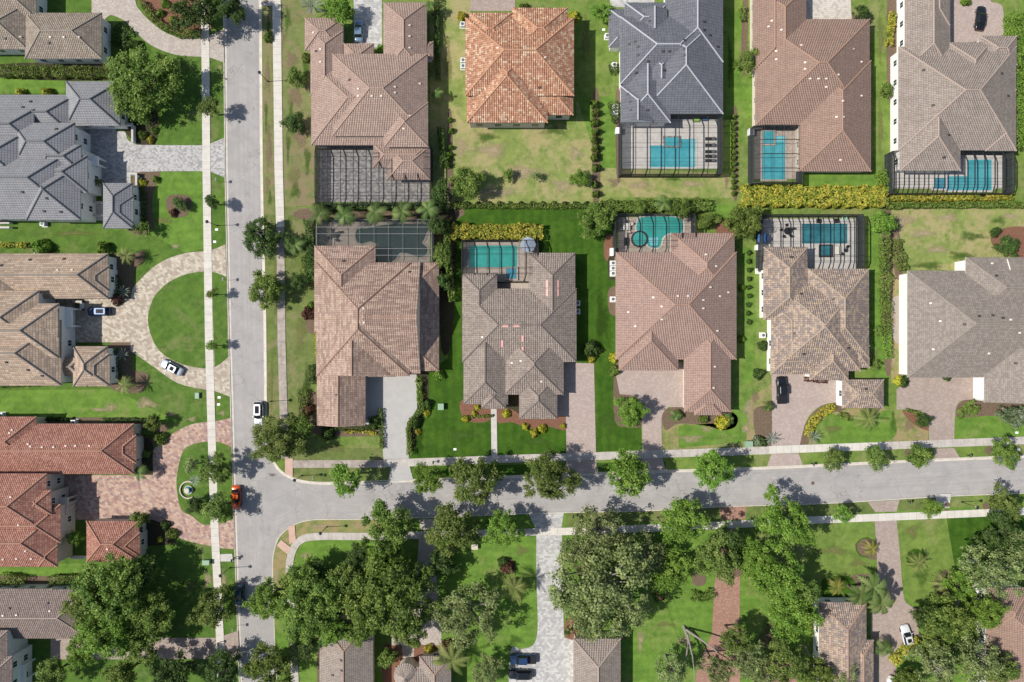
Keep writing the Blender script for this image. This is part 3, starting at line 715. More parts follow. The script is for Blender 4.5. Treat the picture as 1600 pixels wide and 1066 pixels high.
def table_set(px, py, label, n=4, mat='black metal', r=0.62, cmat='black metal', square=False):
    x, y = G(px, py); o = empty('patio_table', (x, y, ZL), 'round '+label if not square else label, 'table')
    m = MB()
    if square: m.box(-r, -r, 0.7, r, r, 0.76)
    else: m.cyl((0, 0), r, 0.70, 0.75, 20)
    m.build('table_top', mat, o); m = MB(); m.cyl((0, 0), 0.06, 0, 0.70, 8); m.cyl((0, 0), 0.3, 0, 0.04, 12); m.build('leg', 'black metal', o)
    for k in range(n):
        a = 2*math.pi*(k+0.3)/n; c = empty('patio_chair', (x+math.cos(a)*(r+0.45), y+math.sin(a)*(r+0.45), ZL), 'patio chair drawn up to the '+' '.join(label.split()[:9]), 'chair', 'chairs at the '+label, a+math.pi)
        m = MB(); m.obox((0, 0, 0.42), (0.5, 0.5, 0.07)); m.build('seat', cmat, c)
        m = MB(); m.obox((-0.26, 0, 0.68), (0.06, 0.5, 0.5)); m.build('backrest', cmat, c)
        for sx in (-0.2, 0.2):
            for sy in (-0.2, 0.2): m = MB(); m.box(sx-0.02, sy-0.02, 0, sx+0.02, sy+0.02, 0.38); m.build('leg', 'black metal', c)
    return o
def parasol(px, py, label, mat, r=1.5, h=2.4):
    x, y = P(px, py, h); o = empty('parasol', (x, y, ZL), label, 'parasol')
    m = MB(); m.cyl((0, 0), 0.035, 0, h-0.05, 8); m.cyl((0, 0), 0.28, 0, 0.08, 14); m.build('pole', 'metal grey', o)
    m = MB(); n = 8
    for k in range(n):
        a0 = 2*math.pi*k/n; a1 = 2*math.pi*(k+1)/n
        m.face([(0, 0, h), (r*math.cos(a0), r*math.sin(a0), h-0.45), (r*math.cos(a1), r*math.sin(a1), h-0.45)])
        m.face([(r*math.cos(a0), r*math.sin(a0), h-0.45), (r*math.cos(a0), r*math.sin(a0), h-0.6), (r*math.cos(a1), r*math.sin(a1), h-0.6), (r*math.cos(a1), r*math.sin(a1), h-0.45)])
    m.build('canopy', mat, o); return o
def ac_unit(px, py, label, group='air conditioning units beside the houses', s=0.9):
    x, y = G(px, py); o = empty('air_conditioner', (x, y, ZL), label, 'air conditioner', group)
    m = MB(); m.box(-s/2, -s/2, 0.08, s/2, s/2, 0.95); m.box(-s/2-0.12, -s/2-0.12, 0, s/2+0.12, s/2+0.12, 0.078); m.build('housing', 'ac body', o)
    m = MB(); m.cyl((0, 0), s*0.36, 0.95, 0.985, 18); m.build('fan_grille', 'ac dark', o); return o

# ------------------------------------------------------------------ plants
def leaf_quads(cent, nrm, size, rng, var, curl=0.5):
    """numpy quads at cent (n,3) facing nrm with random roll and tilt"""
    n = len(cent)
    nr = nrm + rng.normal(0, curl, (n, 3)); nr /= np.linalg.norm(nr, axis=1)[:, None]+1e-9
    t = rng.normal(0, 1, (n, 3)); u = np.cross(nr, t); u /= np.linalg.norm(u, axis=1)[:, None]+1e-9; v = np.cross(nr, u)
    s_ = (size*rng.uniform(0.6, 1.3, n))[:, None]; asp = rng.uniform(0.45, 0.85, n)[:, None]
    a = cent-u*s_; b = cent-v*s_*asp; c = cent+u*s_; d = cent+v*s_*asp
    V = np.stack([a, b, c, d], 1).reshape(-1, 3)
    return V, var
def mesh_quads(name, V, var, mat):
    n = len(V)//4; me = bpy.data.meshes.new(name)
    me.vertices.add(n*4); me.vertices.foreach_set('co', V.astype(np.float32).ravel())
    me.loops.add(n*4); me.loops.foreach_set('vertex_index', np.arange(n*4, dtype=np.int32))
    me.polygons.add(n); me.polygons.foreach_set('loop_start', np.arange(0, n*4, 4, dtype=np.int32)); me.polygons.foreach_set('loop_total', np.full(n, 4, dtype=np.int32))
    me.update(calc_edges=True)
    at = me.attributes.new('var', 'FLOAT', 'FACE'); at.data.foreach_set('value', np.clip(var, 0, 1).astype(np.float32))
    me.materials.append(M[mat]); return me
def crown_mesh(name, mat, seed, nclump, nleaf, leaf, fill=1.0, flat=0.72, spread=0.30, gap=0.0):
    """crown of radius about 1, z from -flat to +flat, made of leaf clumps"""
    rng = np.random.default_rng(seed)
    C = []; R = []
    for k in range(nclump):
        for _ in range(40):
            a = rng.uniform(0, 2*np.pi); rr = math.sqrt(rng.uniform(0, 1))
            lob = 0.86+0.13*math.sin(a*3+seed)+0.11*math.sin(a*5+seed*2.3)+0.08*math.sin(a*8+seed*1.7)
            r_ = rr*lob*(1-spread*0.62); cr = spread*rng.uniform(0.55, 1.15)
            top = flat*math.sqrt(max(0, 1-rr*rr))*rng.uniform(0.15, 1.0)
            if rng.uniform() < 0.35: top = -flat*0.5*rng.uniform(0, 1)
            c = np.array([r_*math.cos(a), r_*math.sin(a), top-cr*0.4])
            if all(np.linalg.norm((c-q)*[1, 1, 0.7]) > spread*0.55 for q in C): break
        C.append(c); R.append(cr)
    per = np.array(R)**2; per = (per/per.sum()*nleaf).astype(int)
    cents = []; norms = []; vs = []
    for c, r, n in zip(C, R, per):
        if rng.uniform() < gap: n = int(n*0.35)
        d = rng.normal(0, 1, (n, 3)); d /= np.linalg.norm(d, axis=1)[:, None]
        d[:, 2] = np.where(d[:, 2] < -0.3, -d[:, 2], d[:, 2])
        rad = r*rng.uniform(0.35, 1.22, n)[:, None]*(1+0.18*np.sin(d[:, :1]*7+c[0]*9)+0.18*np.sin(d[:, 1:2]*8+c[1]*7))
        p = c+d*rad*np.array([1, 1, 0.75])
        cents.append(p); norms.append(d*0.7+np.array([0, 0, 0.5])); vs.append(np.clip(rng.normal(0.5, 0.22, n)+rng.normal(0, 0.13), 0, 1))
    V, var = leaf_quads(np.concatenate(cents), np.concatenate(norms), leaf, rng, np.concatenate(vs))
    return mesh_quads(name, V, var, mat), list(zip(C, R))
def limb_mesh(name, clumps, mat, hc=1.3, r0=0.055, nb=14, seed=0):
    """trunk from z=-hc (ground) to the crown, limbs to the clumps; unit crown radius"""
    rng = random.Random(seed); mb = MB(); fork = Vector((0, 0, -0.45))
    mb.tube([(0, 0, -hc), (rng.uniform(-.02, .02), rng.uniform(-.02, .02), -hc*0.7), fork], [r0*1.5, r0*1.05, r0*0.9], 8)
    cl = sorted(clumps, key=lambda c: -c[0][2])[:nb]
    for c, r in cl:
        t = Vector(c); m = fork.lerp(t, 0.5)+Vector((rng.uniform(-.08, .08), rng.uniform(-.08, .08), -0.08))
        mb.tube([fork, m, t], [r0*0.6, r0*0.36, r0*0.1], 5)
    return mb.mesh(name, mat)
CROWNS = {}
def get_crown(kind, sizeclass, var):
    key = (kind, sizeclass, var)
    if key in CROWNS: return CROWNS[key]
    nc, nl, lf, sp = {'s': (14, 1100, 0.088, 0.38), 'm': (36, 3700, 0.052, 0.25), 'l': (66, 8500, 0.035, 0.185), 'x': (110, 15500, 0.026, 0.145)}[sizeclass]
    mat = {'oak': 'leaf oak', 'verge': 'leaf verge', 'grey': 'leaf grey', 'bright': 'leaf bright', 'dark': 'leaf dark', 'croton': 'leaf croton', 'yellow': 'leaf yellow', 'red': 'leaf red', 'flower': 'leaf flower'}[kind]
    gap = 0.35 if kind == 'grey' else 0.05
    if kind == 'grey': nl = int(nl*0.75)
    me, cl = crown_mesh('crown', mat, var*17+len(kind)*5+ord(sizeclass), nc, nl, lf, spread=sp, gap=gap)
    CROWNS[key] = (me, {}, cl); return CROWNS[key]
def tree(px, py, rpx, hc, kind, label, group=None, name=None, sy=1.0, cat='tree'):
    """crown centre as seen at px,py at height hc, radius rpx photograph pixels"""
    r = rpx*S*(H-hc)/H*1.17; x, y = P(px, py, hc)
    sc = 's' if r < 1.7 else 'm' if r < 3.4 else 'l' if r < 6.3 else 'x'
    var = random.randrange(2 if sc in 'x' else 3)
    me, limbs, cl = get_crown(kind, sc, var)
    name = name or {'oak': 'oak_tree', 'verge': 'street_tree', 'grey': 'live_oak_tree', 'bright': 'leafy_tree', 'dark': 'evergreen_tree', 'flower': 'flowering_tree', 'red': 'red_leaf_tree', 'croton': 'croton_tree'}.get(kind, 'tree')
    o = empty(name, (x, y, ZL), label, cat, group); rz = random.uniform(0, 6.28)
    vz = min(r*1.0, (hc-0.8)/0.72) if r > 2 else r
    link('crown', me, o, (0, 0, hc-ZL), (0, 0, rz), (r, r*sy, vz))
    k = round((hc-ZL)/vz, 1)
    bark = 'bark pale' if kind == 'grey' else 'bark'
    if k not in limbs: limbs[k] = limb_mesh('trunk', cl, bark, k, 0.05 if sc in 'lx' else 0.06, 22 if kind == 'grey' else 12, var)
    link('trunk', limbs[k], o, (0, 0, hc-ZL), (0, 0, rz), (r, r*sy, (hc-ZL)/k))
    return o
BUSH = {}
def bush_mesh(kind, var=0, leaf=None, n=None):
    key = (kind, var, leaf)
    if key not in BUSH:
        mat = 'leaf '+kind if 'leaf '+kind in M else kind
        rng = np.random.default_rng(var+len(kind)); n_ = n or 700
        d = rng.normal(0, 1, (n_, 3)); d /= np.linalg.norm(d, axis=1)[:, None]; d[:, 2] = np.abs(d[:, 2])
        rad = rng.uniform(0.75, 1.0, n_)[:, None]*(1+0.13*np.sin(d[:, :1]*6+var)+0.13*np.sin(d[:, 1:2]*5+var*2))
        p = d*rad; p[:, 2] = p[:, 2]*1.0
        V, v_ = leaf_quads(p, d, leaf or 0.13, rng, np.clip(rng.normal(0.5, 0.25, n_), 0, 1))
        BUSH[key] = mesh_quads('foliage', V, v_, mat)
    return BUSH[key]
def bush(px, py, rpx, kind, label, group=None, h=None, name='shrub', sy=1.0, cat='shrub'):
    r = rpx*S; h = h or r*1.3; x, y = P(px, py, h*0.6)
    o = link(name, bush_mesh(kind, random.randrange(3)), None, (x, y, ZL-0.03), (0, 0, random.uniform(0, 6.28)), (r, r*sy, h))
    return tag(o, label, cat, group)
def hedge(name, label, line, w_px, h, kind, group=None, leaf=0.16, dens=38, cat='hedge', lump=0.3):
    """clipped or loose hedge along a px polyline (as seen at its top)"""
    leaf = leaf if kind != 'croton' else 0.23; rng = np.random.default_rng(int(line[0][0]*7+line[0][1]) % 9999); q = [Vector(P(p[0], p[1], h*0.8)) for p in line]
    w = w_px*S; pts = []; nr = []; vr = []; c0 = q[0]
    for a, b in zip(q, q[1:]):
        L = (b-a).length; d = (b-a).normalized(); nn = Vector((-d.y, d.x)); n = int(L*(w+2*h)*dens)
        t = rng.uniform(-0.02, 1.02, n); s_ = rng.uniform(-1, 1, n)*(w/2+h)           # unrolled profile: side, top, side
        ph = rng.uniform(0, 6.28)
        off = np.where(np.abs(s_) < w/2, s_, np.sign(s_)*w/2); z = np.where(np.abs(s_) < w/2, h, h-(np.abs(s_)-w/2))
        X = a.x+d.x*L*t; Y = a.y+d.y*L*t
        lm = np.array([mnoise.noise((x*0.9, y*0.9, ph*0)) for x, y in zip(X, Y)])
        wob = 1+lump*1.6*lm
        off2 = off*wob+rng.normal(0, 0.07, n); z2 = z*(1+lump*0.8*lm)+rng.normal(0, 0.07, n)
        pts.append(np.stack([X+nn.x*off2-c0.x, Y+nn.y*off2-c0.y, np.maximum(z2, 0.05)], 1))
        side = (np.abs(s_) >= w/2).astype(float)
        nr.append(np.stack([nn.x*np.sign(off)*side, nn.y*np.sign(off)*side, 1-side*0.6], 1)); vr.append(np.clip(rng.normal(0.5, 0.24, n)+lm*0.3, 0, 1))
    V, v_ = leaf_quads(np.concatenate(pts), np.concatenate(nr), leaf, rng, np.concatenate(vr), 0.6)
    mat = 'leaf '+kind
    me = mesh_quads('foliage', V, v_, mat)
    # inner stems so that it is no hollow shell
    root = empty(name, (c0.x, c0.y, ZL), label, cat, group); link('foliage', me, root)
    st = MB()
    for a, b in zip(q, q[1:]):
        L = (b-a).length
        for k in range(max(1, int(L/0.9))):
            p = a.lerp(b, (k+0.5)/max(1, int(L/0.9)))-c0; st.tube([(p.x, p.y, 0), (p.x+random.uniform(-.1,.1), p.y+random.uniform(-.1,.1), h*0.85)], [0.05, 0.02], 5)
    st.tube([(p.x-c0.x, p.y-c0.y, 0.03) for p in q], 0.04, 5)
    st.build('stem', 'bark', root); return root
def frond_mesh(mb, base, ang, L, up, droop, nleaf, lw, vars_, vals, tw=0.0, width=0.35):
    """one pinnate frond: a rachis arc with leaflets"""
    d = Vector((math.cos(ang), math.sin(ang), 0)); s_ = Vector((-d.y, d.x, 0)); prev = None
    for i in range(nleaf):
        t = (i+0.5)/nleaf
        z = up*L*t - droop*L*t*t; p = base + d*(L*t*(1-0.15*t)) + Vector((0, 0, z))
        tang = (d*(1-0.3*t) + Vector((0, 0, up-2*droop*t))).normalized()
        ll = width*L*math.sin(math.pi*min(1, t*0.85+0.14))
        for sg in (-1, 1):
            tip = p + (s_*sg*0.8 + tang*0.55).normalized()*ll + Vector((0, 0, -0.12*ll))
            w_ = tang*lw
            mb.append([p-w_, p+w_, tip]); vals.append(vars_)
def palm_mesh(name, mat, seed, nf=16, L=1.0, up=(0.2, 0.9), droop=(0.5, 1.0), nleaf=11, lw=0.035, width=0.3, upright=False):
    rng = random.Random(seed); tris = []; vals = []
    for k in range(nf):
        u = rng.uniform(*up); frond_mesh(tris, Vector((0, 0, 0)), 2*math.pi*k/nf*2.4+rng.uniform(-.2, .2), L*rng.uniform(0.8, 1.05), u, rng.uniform(*droop), nleaf, lw, rng.uniform(0.1, 0.95), vals, width=width)
    me = bpy.data.meshes.new(name); me.from_pydata([tuple(v) for t in tris for v in t], [], [(3*i, 3*i+1, 3*i+2) for i in range(len(tris))])
    at = me.attributes.new('var', 'FLOAT', 'FACE'); at.data.foreach_set('value', vals); me.materials.append(M[mat]); return me
PALMS = {}
def palm(px, py, rpx, hc, kind, label, group=None, name='palm_tree', cat='palm'):
    r = rpx*S*(H-hc)/H*1.1; x, y = P(px, py, hc); v = random.randrange(2)
    if (kind, v) not in PALMS:
        kw = {'date': dict(mat='leaf date', nf=34, nleaf=14, lw=0.022, width=0.16, up=(-0.1, 0.8), droop=(0.3, 0.8)),
              'royal': dict(mat='leaf palm', nf=15, nleaf=13, lw=0.035, width=0.30, up=(0.1, 0.7), droop=(0.6, 1.1)),
              'sago': dict(mat='leaf gold palm', nf=26, nleaf=12, lw=0.024, width=0.16, up=(0.0, 0.8), droop=(0.4, 0.8)),
              'broad': dict(mat='leaf palm', nf=11, nleaf=8, lw=0.085, width=0.26, up=(0.3, 0.9), droop=(0.6, 1.0)),
              'agave': dict(mat='leaf silver', nf=22, nleaf=8, lw=0.05, width=0.10, up=(0.2, 1.0), droop=(0.2, 0.6))}[kind]
        mat = kw.pop('mat'); PALMS[(kind, v)] = palm_mesh('fronds', mat, v*7+len(kind), **kw)
    o = empty(name, (x, y, ZL), label, cat, group)
    link('crown', PALMS[(kind, v)], o, (0, 0, hc-ZL), (0, 0, random.uniform(0, 6)), (r, r, r))
    m = MB(); m.tube([(0, 0, 0), (0.05, 0, (hc-ZL)*0.5), (0, 0, hc-ZL)], [0.26, 0.2, 0.17] if kind != 'agave' else [0.12, 0.1, 0.06], 8); m.build('trunk', 'palm bark', o)
    return o
# ================================================================== THE SETTING
gm = MB(); gm.face([(-2500,-2500,-0.03),(2500,-2500,-0.03),(2500,2500,-0.03),(-2500,2500,-0.03)]); tag(gm.build('ground', 'grass mid'), kind='structure')
WL = [(345,-400),(349,0),(351.5,267),(357.5,534),(365,801),(374,1066),(388,1500)]
NEL = [(405,-400),(409,0),(411,267),(415,450),(416.5,534),(417.5,660),(419.5,690),(427,716),(437,732),(450,742),(470,749.5),(500,753),(560,752),(640,749),(800,743),(1050,734),(1200,729),(1400,719.5),(1600,711),(2100,690)]
SEL = [(450,1500),(433,1066),(429,1000),(427,917),(426,886),(428,862),(437,838),(456,822),(480,813),(512,811),(565,811),(700,807),(855,801),(1000,798),(1125,791.5),(1282,786.5),(1410,779),(1500,774),(1600,770),(2100,748)]
def lot(name, pts, mat): sheet(name, pts, ZL, mat, thick=0.13)
lot('lawn', [(-500,-400)]+WL+[(-500,1500)], 'grass west')
lot('lawn', smooth(NEL, False, 3)+[(2100,-400)], 'grass mid')
lot('lawn', smooth(SEL, False, 3)+[(2100,1500)], 'grass bright')
rd = MB()
def road_piece(a, b):
    qa = [G(*p) for p in a]; qb = [G(*p) for p in b]; L = 0
    for i in range(len(qa)-1):
        l = math.dist(qa[i], qa[i+1]); wd = math.dist(qa[i], qb[i])
        rd.face([qa[i]+(0,), qa[i+1]+(0,), qb[i+1]+(0,), qb[i]+(0,)], 0, [(L,0),(L+l,0),(L+l,wd),(L,wd)]); L += l
road_piece([(388,1500),(374,1066),(365,801),(357.5,534),(351.5,267),(349,0),(345,-400)], [(452,1500),(437,1066),(432,801),(417,534),(412,267),(410,0),(406,-400)])
tag(rd.build('road', 'asphalt'), kind='structure')
rd = MB()
road_piece([(428,870),(470,850),(500,815),(700,810),(1000,800),(1282,789),(1500,777),(2100,752)], [(410,650),(424,705),(500,748),(700,745),(1000,733),(1282,722),(1500,713),(2100,687)])
for i, v in enumerate(rd.v): rd.v[i] = (v[0], v[1], 0.004)
tag(rd.build('road', 'asphalt'), kind='structure')
# kerbs: a raised edge with its gutter pan
def kerb(line, side, sm=True):
    pts = smooth(line, False, 4) if sm else line
    q = [Vector(G(*p[:2])) for p in pts]; mb = MB(); prev = None; L = 0
    prof = [(0.0, 0.0), (0.0, 0.155), (0.16, 0.15), (0.24, 0.03), (0.62, 0.012)]    # offset from the lot edge to the road, height
    rows = []
    for i, p in enumerate(q):
        d = (q[min(i+1, len(q)-1)]-q[max(i-1, 0)]).normalized(); nn = Vector((-d.y, d.x))*side
        rows.append([(p.x+nn.x*(o-0.03), p.y+nn.y*(o-0.03), z) for o, z in prof])
    for a, b in zip(rows, rows[1:]):
        for k in range(len(prof)-1): mb.face([a[k], b[k], b[k+1], a[k+1]] if side < 0 else [a[k], a[k+1], b[k+1], b[k]])
    tag(mb.build('kerb', 'kerb'), kind='structure')
kerb(WL, 1, False); kerb(NEL, -1); kerb(SEL, -1)
Z1, Z2, Z3, Z4, Z5 = ZL+0.004, ZL+0.030, ZL+0.056, ZL+0.110, ZL+0.136
def grass(pts, mat, z=Z1, sm=False): sheet('lawn', pts, z, mat, sm=sm)
def bed(pts, mat='mulch red', z=Z2, sm=True): sheet('garden_bed', pts, z, mat, sm=sm)
def drive(pts, mat, z=Z3, sm=False, name='driveway'): sheet(name, pts, z, mat, sm=sm)
# --- lawns of other colours (north east)
grass([(410,-60),(427,-60),(429,120),(430,267),(431,335),(413,335),(411,150)], 'grass brown')
grass([(413,335),(431,335),(437,560),(438,712),(425,712),(418,660),(416,500)], 'grass olive')
grass([(439,-60),(492,-60),(492,60),(496,322),(444,322),(441,120)], 'grass brown')
grass([(444,322),(500,326),(500,470),(492,600),(495,700),(600,700),(600,719),(450,719),(448,500)], 'grass olive')
grass([(450,731),(612,729),(606,753),(500,754),(470,750),(454,740)], 'grass olive')
grass([(672,-60),(735,-60),(735,195),(900,195),(900,160),(942,150),(942,320),(800,318),(735,322),(672,315)], 'grass dry')
grass([(895,-60),(955,-60),(962,150),(900,155)], 'grass mid', Z2)
grass([(905,-60),(951,-60),(965,270),(940,275),(900,150)], 'grass bright', Z1)
grass([(700,322),(955,324),(962,400),(966,580),(1000,625),(1003,703),(930,706),(885,709),(777,712),(640,716),(637,662),(652,636),(655,590),(700,560),(697,400)], 'grass lush')
grass([(938,262),(1145,272),(1145,310),(938,308)], 'grass dry', Z2)
grass([(1130,20),(1175,20),(1178,180),(1160,190),(1150,300),(1132,180)], 'grass bright', Z2)
grass([(1110,320),(1190,322),(1190,335),(1140,345),(1105,375)], 'grass bright', Z2)
grass([(1145,640),(1205,600),(1205,697),(1034,704),(1034,645),(1080,655)], 'grass gold', Z1)
grass([(1060,665),(1140,660),(1145,640),(1165,560),(1155,380),(1175,390),(1180,520),(1176,600),(1165,690),(1060,700)], 'grass bright', Z2)
grass([(1249,694),(1256,670),(1262,656),(1275,642),(1290,633),(1400,640),(1400,670),(1395,690)], 'grass gold', Z1)
grass([(1275,655),(1290,645),(1345,655),(1385,640),(1398,655),(1388,688),(1280,693)], 'grass bright', Z2, True)
grass([(1385,322),(1640,322),(1640,430),(1509,430),(1465,420),(1418,424),(1408,420),(1390,400)], 'grass dry')
grass([(1345,330),(1378,335),(1380,420),(1384,590),(1360,590),(1358,420)], 'grass bright', Z2)
grass([(1390,410),(1418,425),(1418,590),(1392,600)], 'grass gold', Z1)
grass([(1412,641),(1440,648),(1450,665),(1450,688),(1395,690),(1390,640)], 'grass gold', Z1)
grass([(1490,641),(1560,640),(1640,640),(1640,683),(1490,688)], 'grass bright', Z1)
grass([(1362,-60),(1392,-60),(1392,60),(1390,290),(1366,290),(1362,60)], 'grass mid', Z1)
grass([(1250,272),(1395,276),(1395,294),(1250,294)], 'grass bright', Z2)
grass([(640,729),(1040,721),(1040,733),(700,746),(645,748)], 'grass lush', Z1)
grass([(1040,720),(1205,711),(1199,728),(1045,733)], 'grass mid', Z1)
# --- south east
grass([(428,917),(427,886),(429,862),(432,853),(448,862),(447,917)], 'grass gold')
grass([(436,842),(440,836),(457,823),(480,814),(512,812),(600,811),(600,833),(480,835),(460,842),(449,855),(448,858)], 'grass gold')
grass([(885,802),(1050,797),(1122,793),(1124,811),(885,823)], 'grass olive')
grass([(1170,790),(1282,788),(1355,784),(1366,801),(1168,810)], 'grass olive')
grass([(1405,781),(1460,778),(1460,795),(1403,799)], 'grass olive')
grass([(1485,776),(1640,770),(1640,790),(1485,793)], 'grass mid')
grass([(1165,822),(1366,814),(1372,900),(1365,940),(1165,930)], 'grass mid', Z1)
grass([(1400,812),(1478,808),(1490,880),(1455,940),(1420,944),(1410,900)], 'grass mid', Z1)
grass([(1478,808),(1640,803),(1640,900),(1490,880)], 'grass lush', Z2)
grass([(990,960),(1040,940),(1060,1000),(1050,1100),(985,1100)], 'grass bright', Z2)
# --- west
grass([(0,610),(180,608),(240,640),(290,660),(200,662),(0,652)], 'grass bright', Z1)
grass([(-60,118),(100,118),(103,145),(-60,148)], 'grass bright', Z1)
grass([(225,270),(316,268),(321,388),(290,395),(225,360)], 'grass bright', Z1)
grass([(-60,885),(135,880),(130,912),(-60,912)], 'grass bright', Z1)
# --- sidewalks
strip('sidewalk', [(319,-200),(321,0),(323.3,267),(327.2,534),(335,801),(344.5,1000),(349,1140)], 12.3, Z4, 'sidewalk')
strip('sidewalk', [(430.5,-200),(432.6,0),(436,267),(438.5,355)], 13, Z4, 'sidewalk')
strip('sidewalk', [(438.5,355),(440.5,534),(443.8,650),(446,716)], 12.3, Z4, 'sidewalk old')
strip('sidewalk', [(446,725),(600,724.5)], 12, Z4, 'sidewalk old')
strip('sidewalk', [(600,724),(700,720.5),(800,716.5),(935,712.5),(1200,703.5)], 12, Z4, 'sidewalk worn')
strip('sidewalk', [(1200,703),(1380,696.5)], 12, Z4, 'sidewalk')
strip('sidewalk', [(1380,696.5),(1600,688),(2100,668)], 12, Z4, 'sidewalk worn')
strip('sidewalk', smooth([(464,1140),(460.5,1040),(455.5,960),(453,905),(453.5,876),(460,855),(470,844),(484,839),(520,837.5),(590,837.5),(835,831)], False, 4), 11.5, Z4, 'sidewalk worn')
strip('sidewalk', [(835,830.5),(885,830),(1040,824),(1150,819),(1275,812),(1450,805),(1600,798.5),(2100,778)], 11.5, Z4, 'sidewalk')
drive([(451,822),(461,820),(463,845),(453,850)], 'ramp', Z5, name='kerb_ramp'); drive([(433,852),(440,843),(455,855),(450,866)], 'ramp', Z5, name='kerb_ramp')
drive([(446,716),(458,716),(458,745),(450,742),(446,738)], 'ramp', Z5, name='kerb_ramp')
drive([(340,866),(363,865),(365,877),(340,877)], 'concrete pale', Z3, name='path')
drive([(409,-5),(427,-5),(427,10),(409,10)], 'concrete pale', Z5, name='path')
drive([(1460,772),(1485,771),(1482,793),(1463,793)], 'concrete pale', Z5, name='path')
# --- driveways
drive(smooth([(144,-60,1),(212,-60,1),(212,0),(222,20),(240,38),(262,53),(285,58.5),(314,59.5),(327,56),(350,47,1),(351,99,1),(327,90),(314,89.5),(280,87),(250,78),(228,65),(210,48),(195,33),(180,26),(172,25),(163,33,1),(144,33,1)]), 'pavers tan')
drive(smooth([(120,200,1),(180,200,1),(183,206,1),(196,207),(200,218),(212,226),(228,227),(317,227.5),(327,226,1),(350.5,216,1),(352,278,1),(330,269,1),(317,268),(222,269),(205,275,1),(205,292,1),(120,292,1)]), 'pavers grey')
drive(smooth([(90,467,1),(205,467,1),(209,450),(222,435),(240,418),(262,405),(290,396),(317,393),(334,390),(353,382,1),(359.5,620,1),(336,611),(323,609),(300,605),(275,597),(250,580),(225,562),(205,549,1),(205,535,1),(90,535,1)]), 'pavers circle')
grass(smooth([(322,424),(305,426),(285,431),(262,443),(243,462),(234,484),(232,502),(236,522),(246,543),(262,558),(285,569),(305,574),(324,576,1),(322,424,1)]), 'grass west', ZL+0.083)
grass([(331,425),(340,427),(354,433),(357,558),(348,566),(336,574)], 'grass west', ZL+0.083)
drive(smooth([(88,742,1),(240,742,1),(240,705),(247,697),(262,684),(280,672),(300,663),(325,659),(338,658),(361,653,1),(367,858,1),(345,856),(331,853),(310,849),(285,842),(268,832),(258,818,1),(240,812,1),(88,812,1)]), 'pavers red mix')
grass(smooth([(286,706),(300,695),(318,690.5),(338,690),(352,694),(362,699,1),(364.5,811,1),(350,816),(338,818),(318,819),(300,806),(284,796),(278,772),(277,745)]), 'grass west', ZL+0.083)
drive(smooth([(80,996,1),(338,996,1),(355,991),(372.5,985,1),(375,1034,1),(355,1030),(340,1029,1),(80,1030,1)]), 'pavers taupe')
drive([(553,-60),(597,-60),(597,75),(553,75)], 'pavers white')
drive([(735,-60),(805,-60),(805,18),(735,18)], 'pavers taupe'); drive([(953,-60),(1022,-60),(1022,12),(953,12)], 'pavers white')
drive([(1246,-60),(1325,-60),(1331,42),(1246,55)], 'pavers cream'); drive(smooth([(1484,-60,1),(1540,-60,1),(1545,-2),(1558,6),(1566,14),(1569,55,1),(1484,75,1)]), 'pavers pink')
drive([(566,585),(651,585),(652,638),(645,650),(636,660),(639,716.5),(599,717.5),(598,690),(597,664),(566,664)], 'concrete')
drive([(612,729),(640,728),(646,750),(606,753)], 'concrete', Z3)
drive([(865,566),(928,568),(931,707),(885,709),(884,650),(865,650)], 'pavers pink'); drive([(885,720),(931,719),(935,739),(880,741)], 'pavers pink', Z2)
drive([(767,639),(776,639),(777,712),(768,712)], 'concrete pale', Z3, name='path')
drive(smooth([(960,575,1),(1010,565,1),(1072,565,1),(1070,636,1),(1045,636,1),(1038,642),(1033.5,655),(1034,704,1),(1004,705,1),(1003,660),(1003,640),(992,620),(968,616,1)]), 'pavers pink'); drive([(1004,716),(1034,715),(1040,734),(998,735)], 'pavers pink', Z2)
drive(smooth([(1205,580,1),(1320,590,1),(1316,628,1),(1290,631),(1272,641),(1260,656),(1254,674),(1249,696,1),(1205,698,1),(1206,669,1)]), 'pavers pink'); drive([(1205,709),(1247,708),(1254,726),(1198,729)], 'pavers pink', Z2)
drive(smooth([(1400,609,1),(1422,588,1),(1527,583,1),(1527,624,1),(1500,627),(1492,645),(1490,687,1),(1451,689,1),(1450,665),(1445,652),(1432,641),(1400,640,1)]), 'pavers taupe'); drive([(1458,701),(1490,700),(1499,715),(1461,717)], 'pavers taupe', Z2)
drive([(655,835),(680,834),(684,940),(690,975),(690,1008),(647,1007),(647,1030),(630,1030),(628,1007),(612,1008),(612,965),(648,940)], 'pavers tan'); drive([(655,811),(690,810),(685,826),(658,828)], 'pavers tan', Z2)
drive(smooth([(838,834,1),(878,834,1),(880,920),(881,988),(886,997),(897,1000,1),(897,1140,1),(795,1140,1),(797,1020),(815,1014),(832,1008),(839,992),(840,960),(838,900)]), 'pavers white'); drive([(826,803),(881,801),(877,826),(838,827)], 'pavers white', Z3)
drive([(1123,793),(1167,791),(1164,811),(1127,813)], 'pavers brick', Z3); drive([(1128,824),(1156,823),(1156,893),(1155,1000),(1157,1140),(1075,1140),(1090,1040),(1112,990),(1115,930),(1118,890),(1126,870)], 'pavers brick')
drive([(1195,1035),(1245,1030),(1245,1140),(1190,1140)], 'pavers brick')
drive(smooth([(1366,814,1),(1400,812,1),(1405,860),(1411,930),(1420,945),(1433,950,1),(1434,1000),(1424,1016),(1400,1040,1),(1392,1140,1),(1360,1140,1),(1360,960),(1368,930),(1370,890)]), 'pavers taupe'); drive([(1355,784),(1405,781),(1400,799),(1367,800)], 'pavers taupe', Z3)
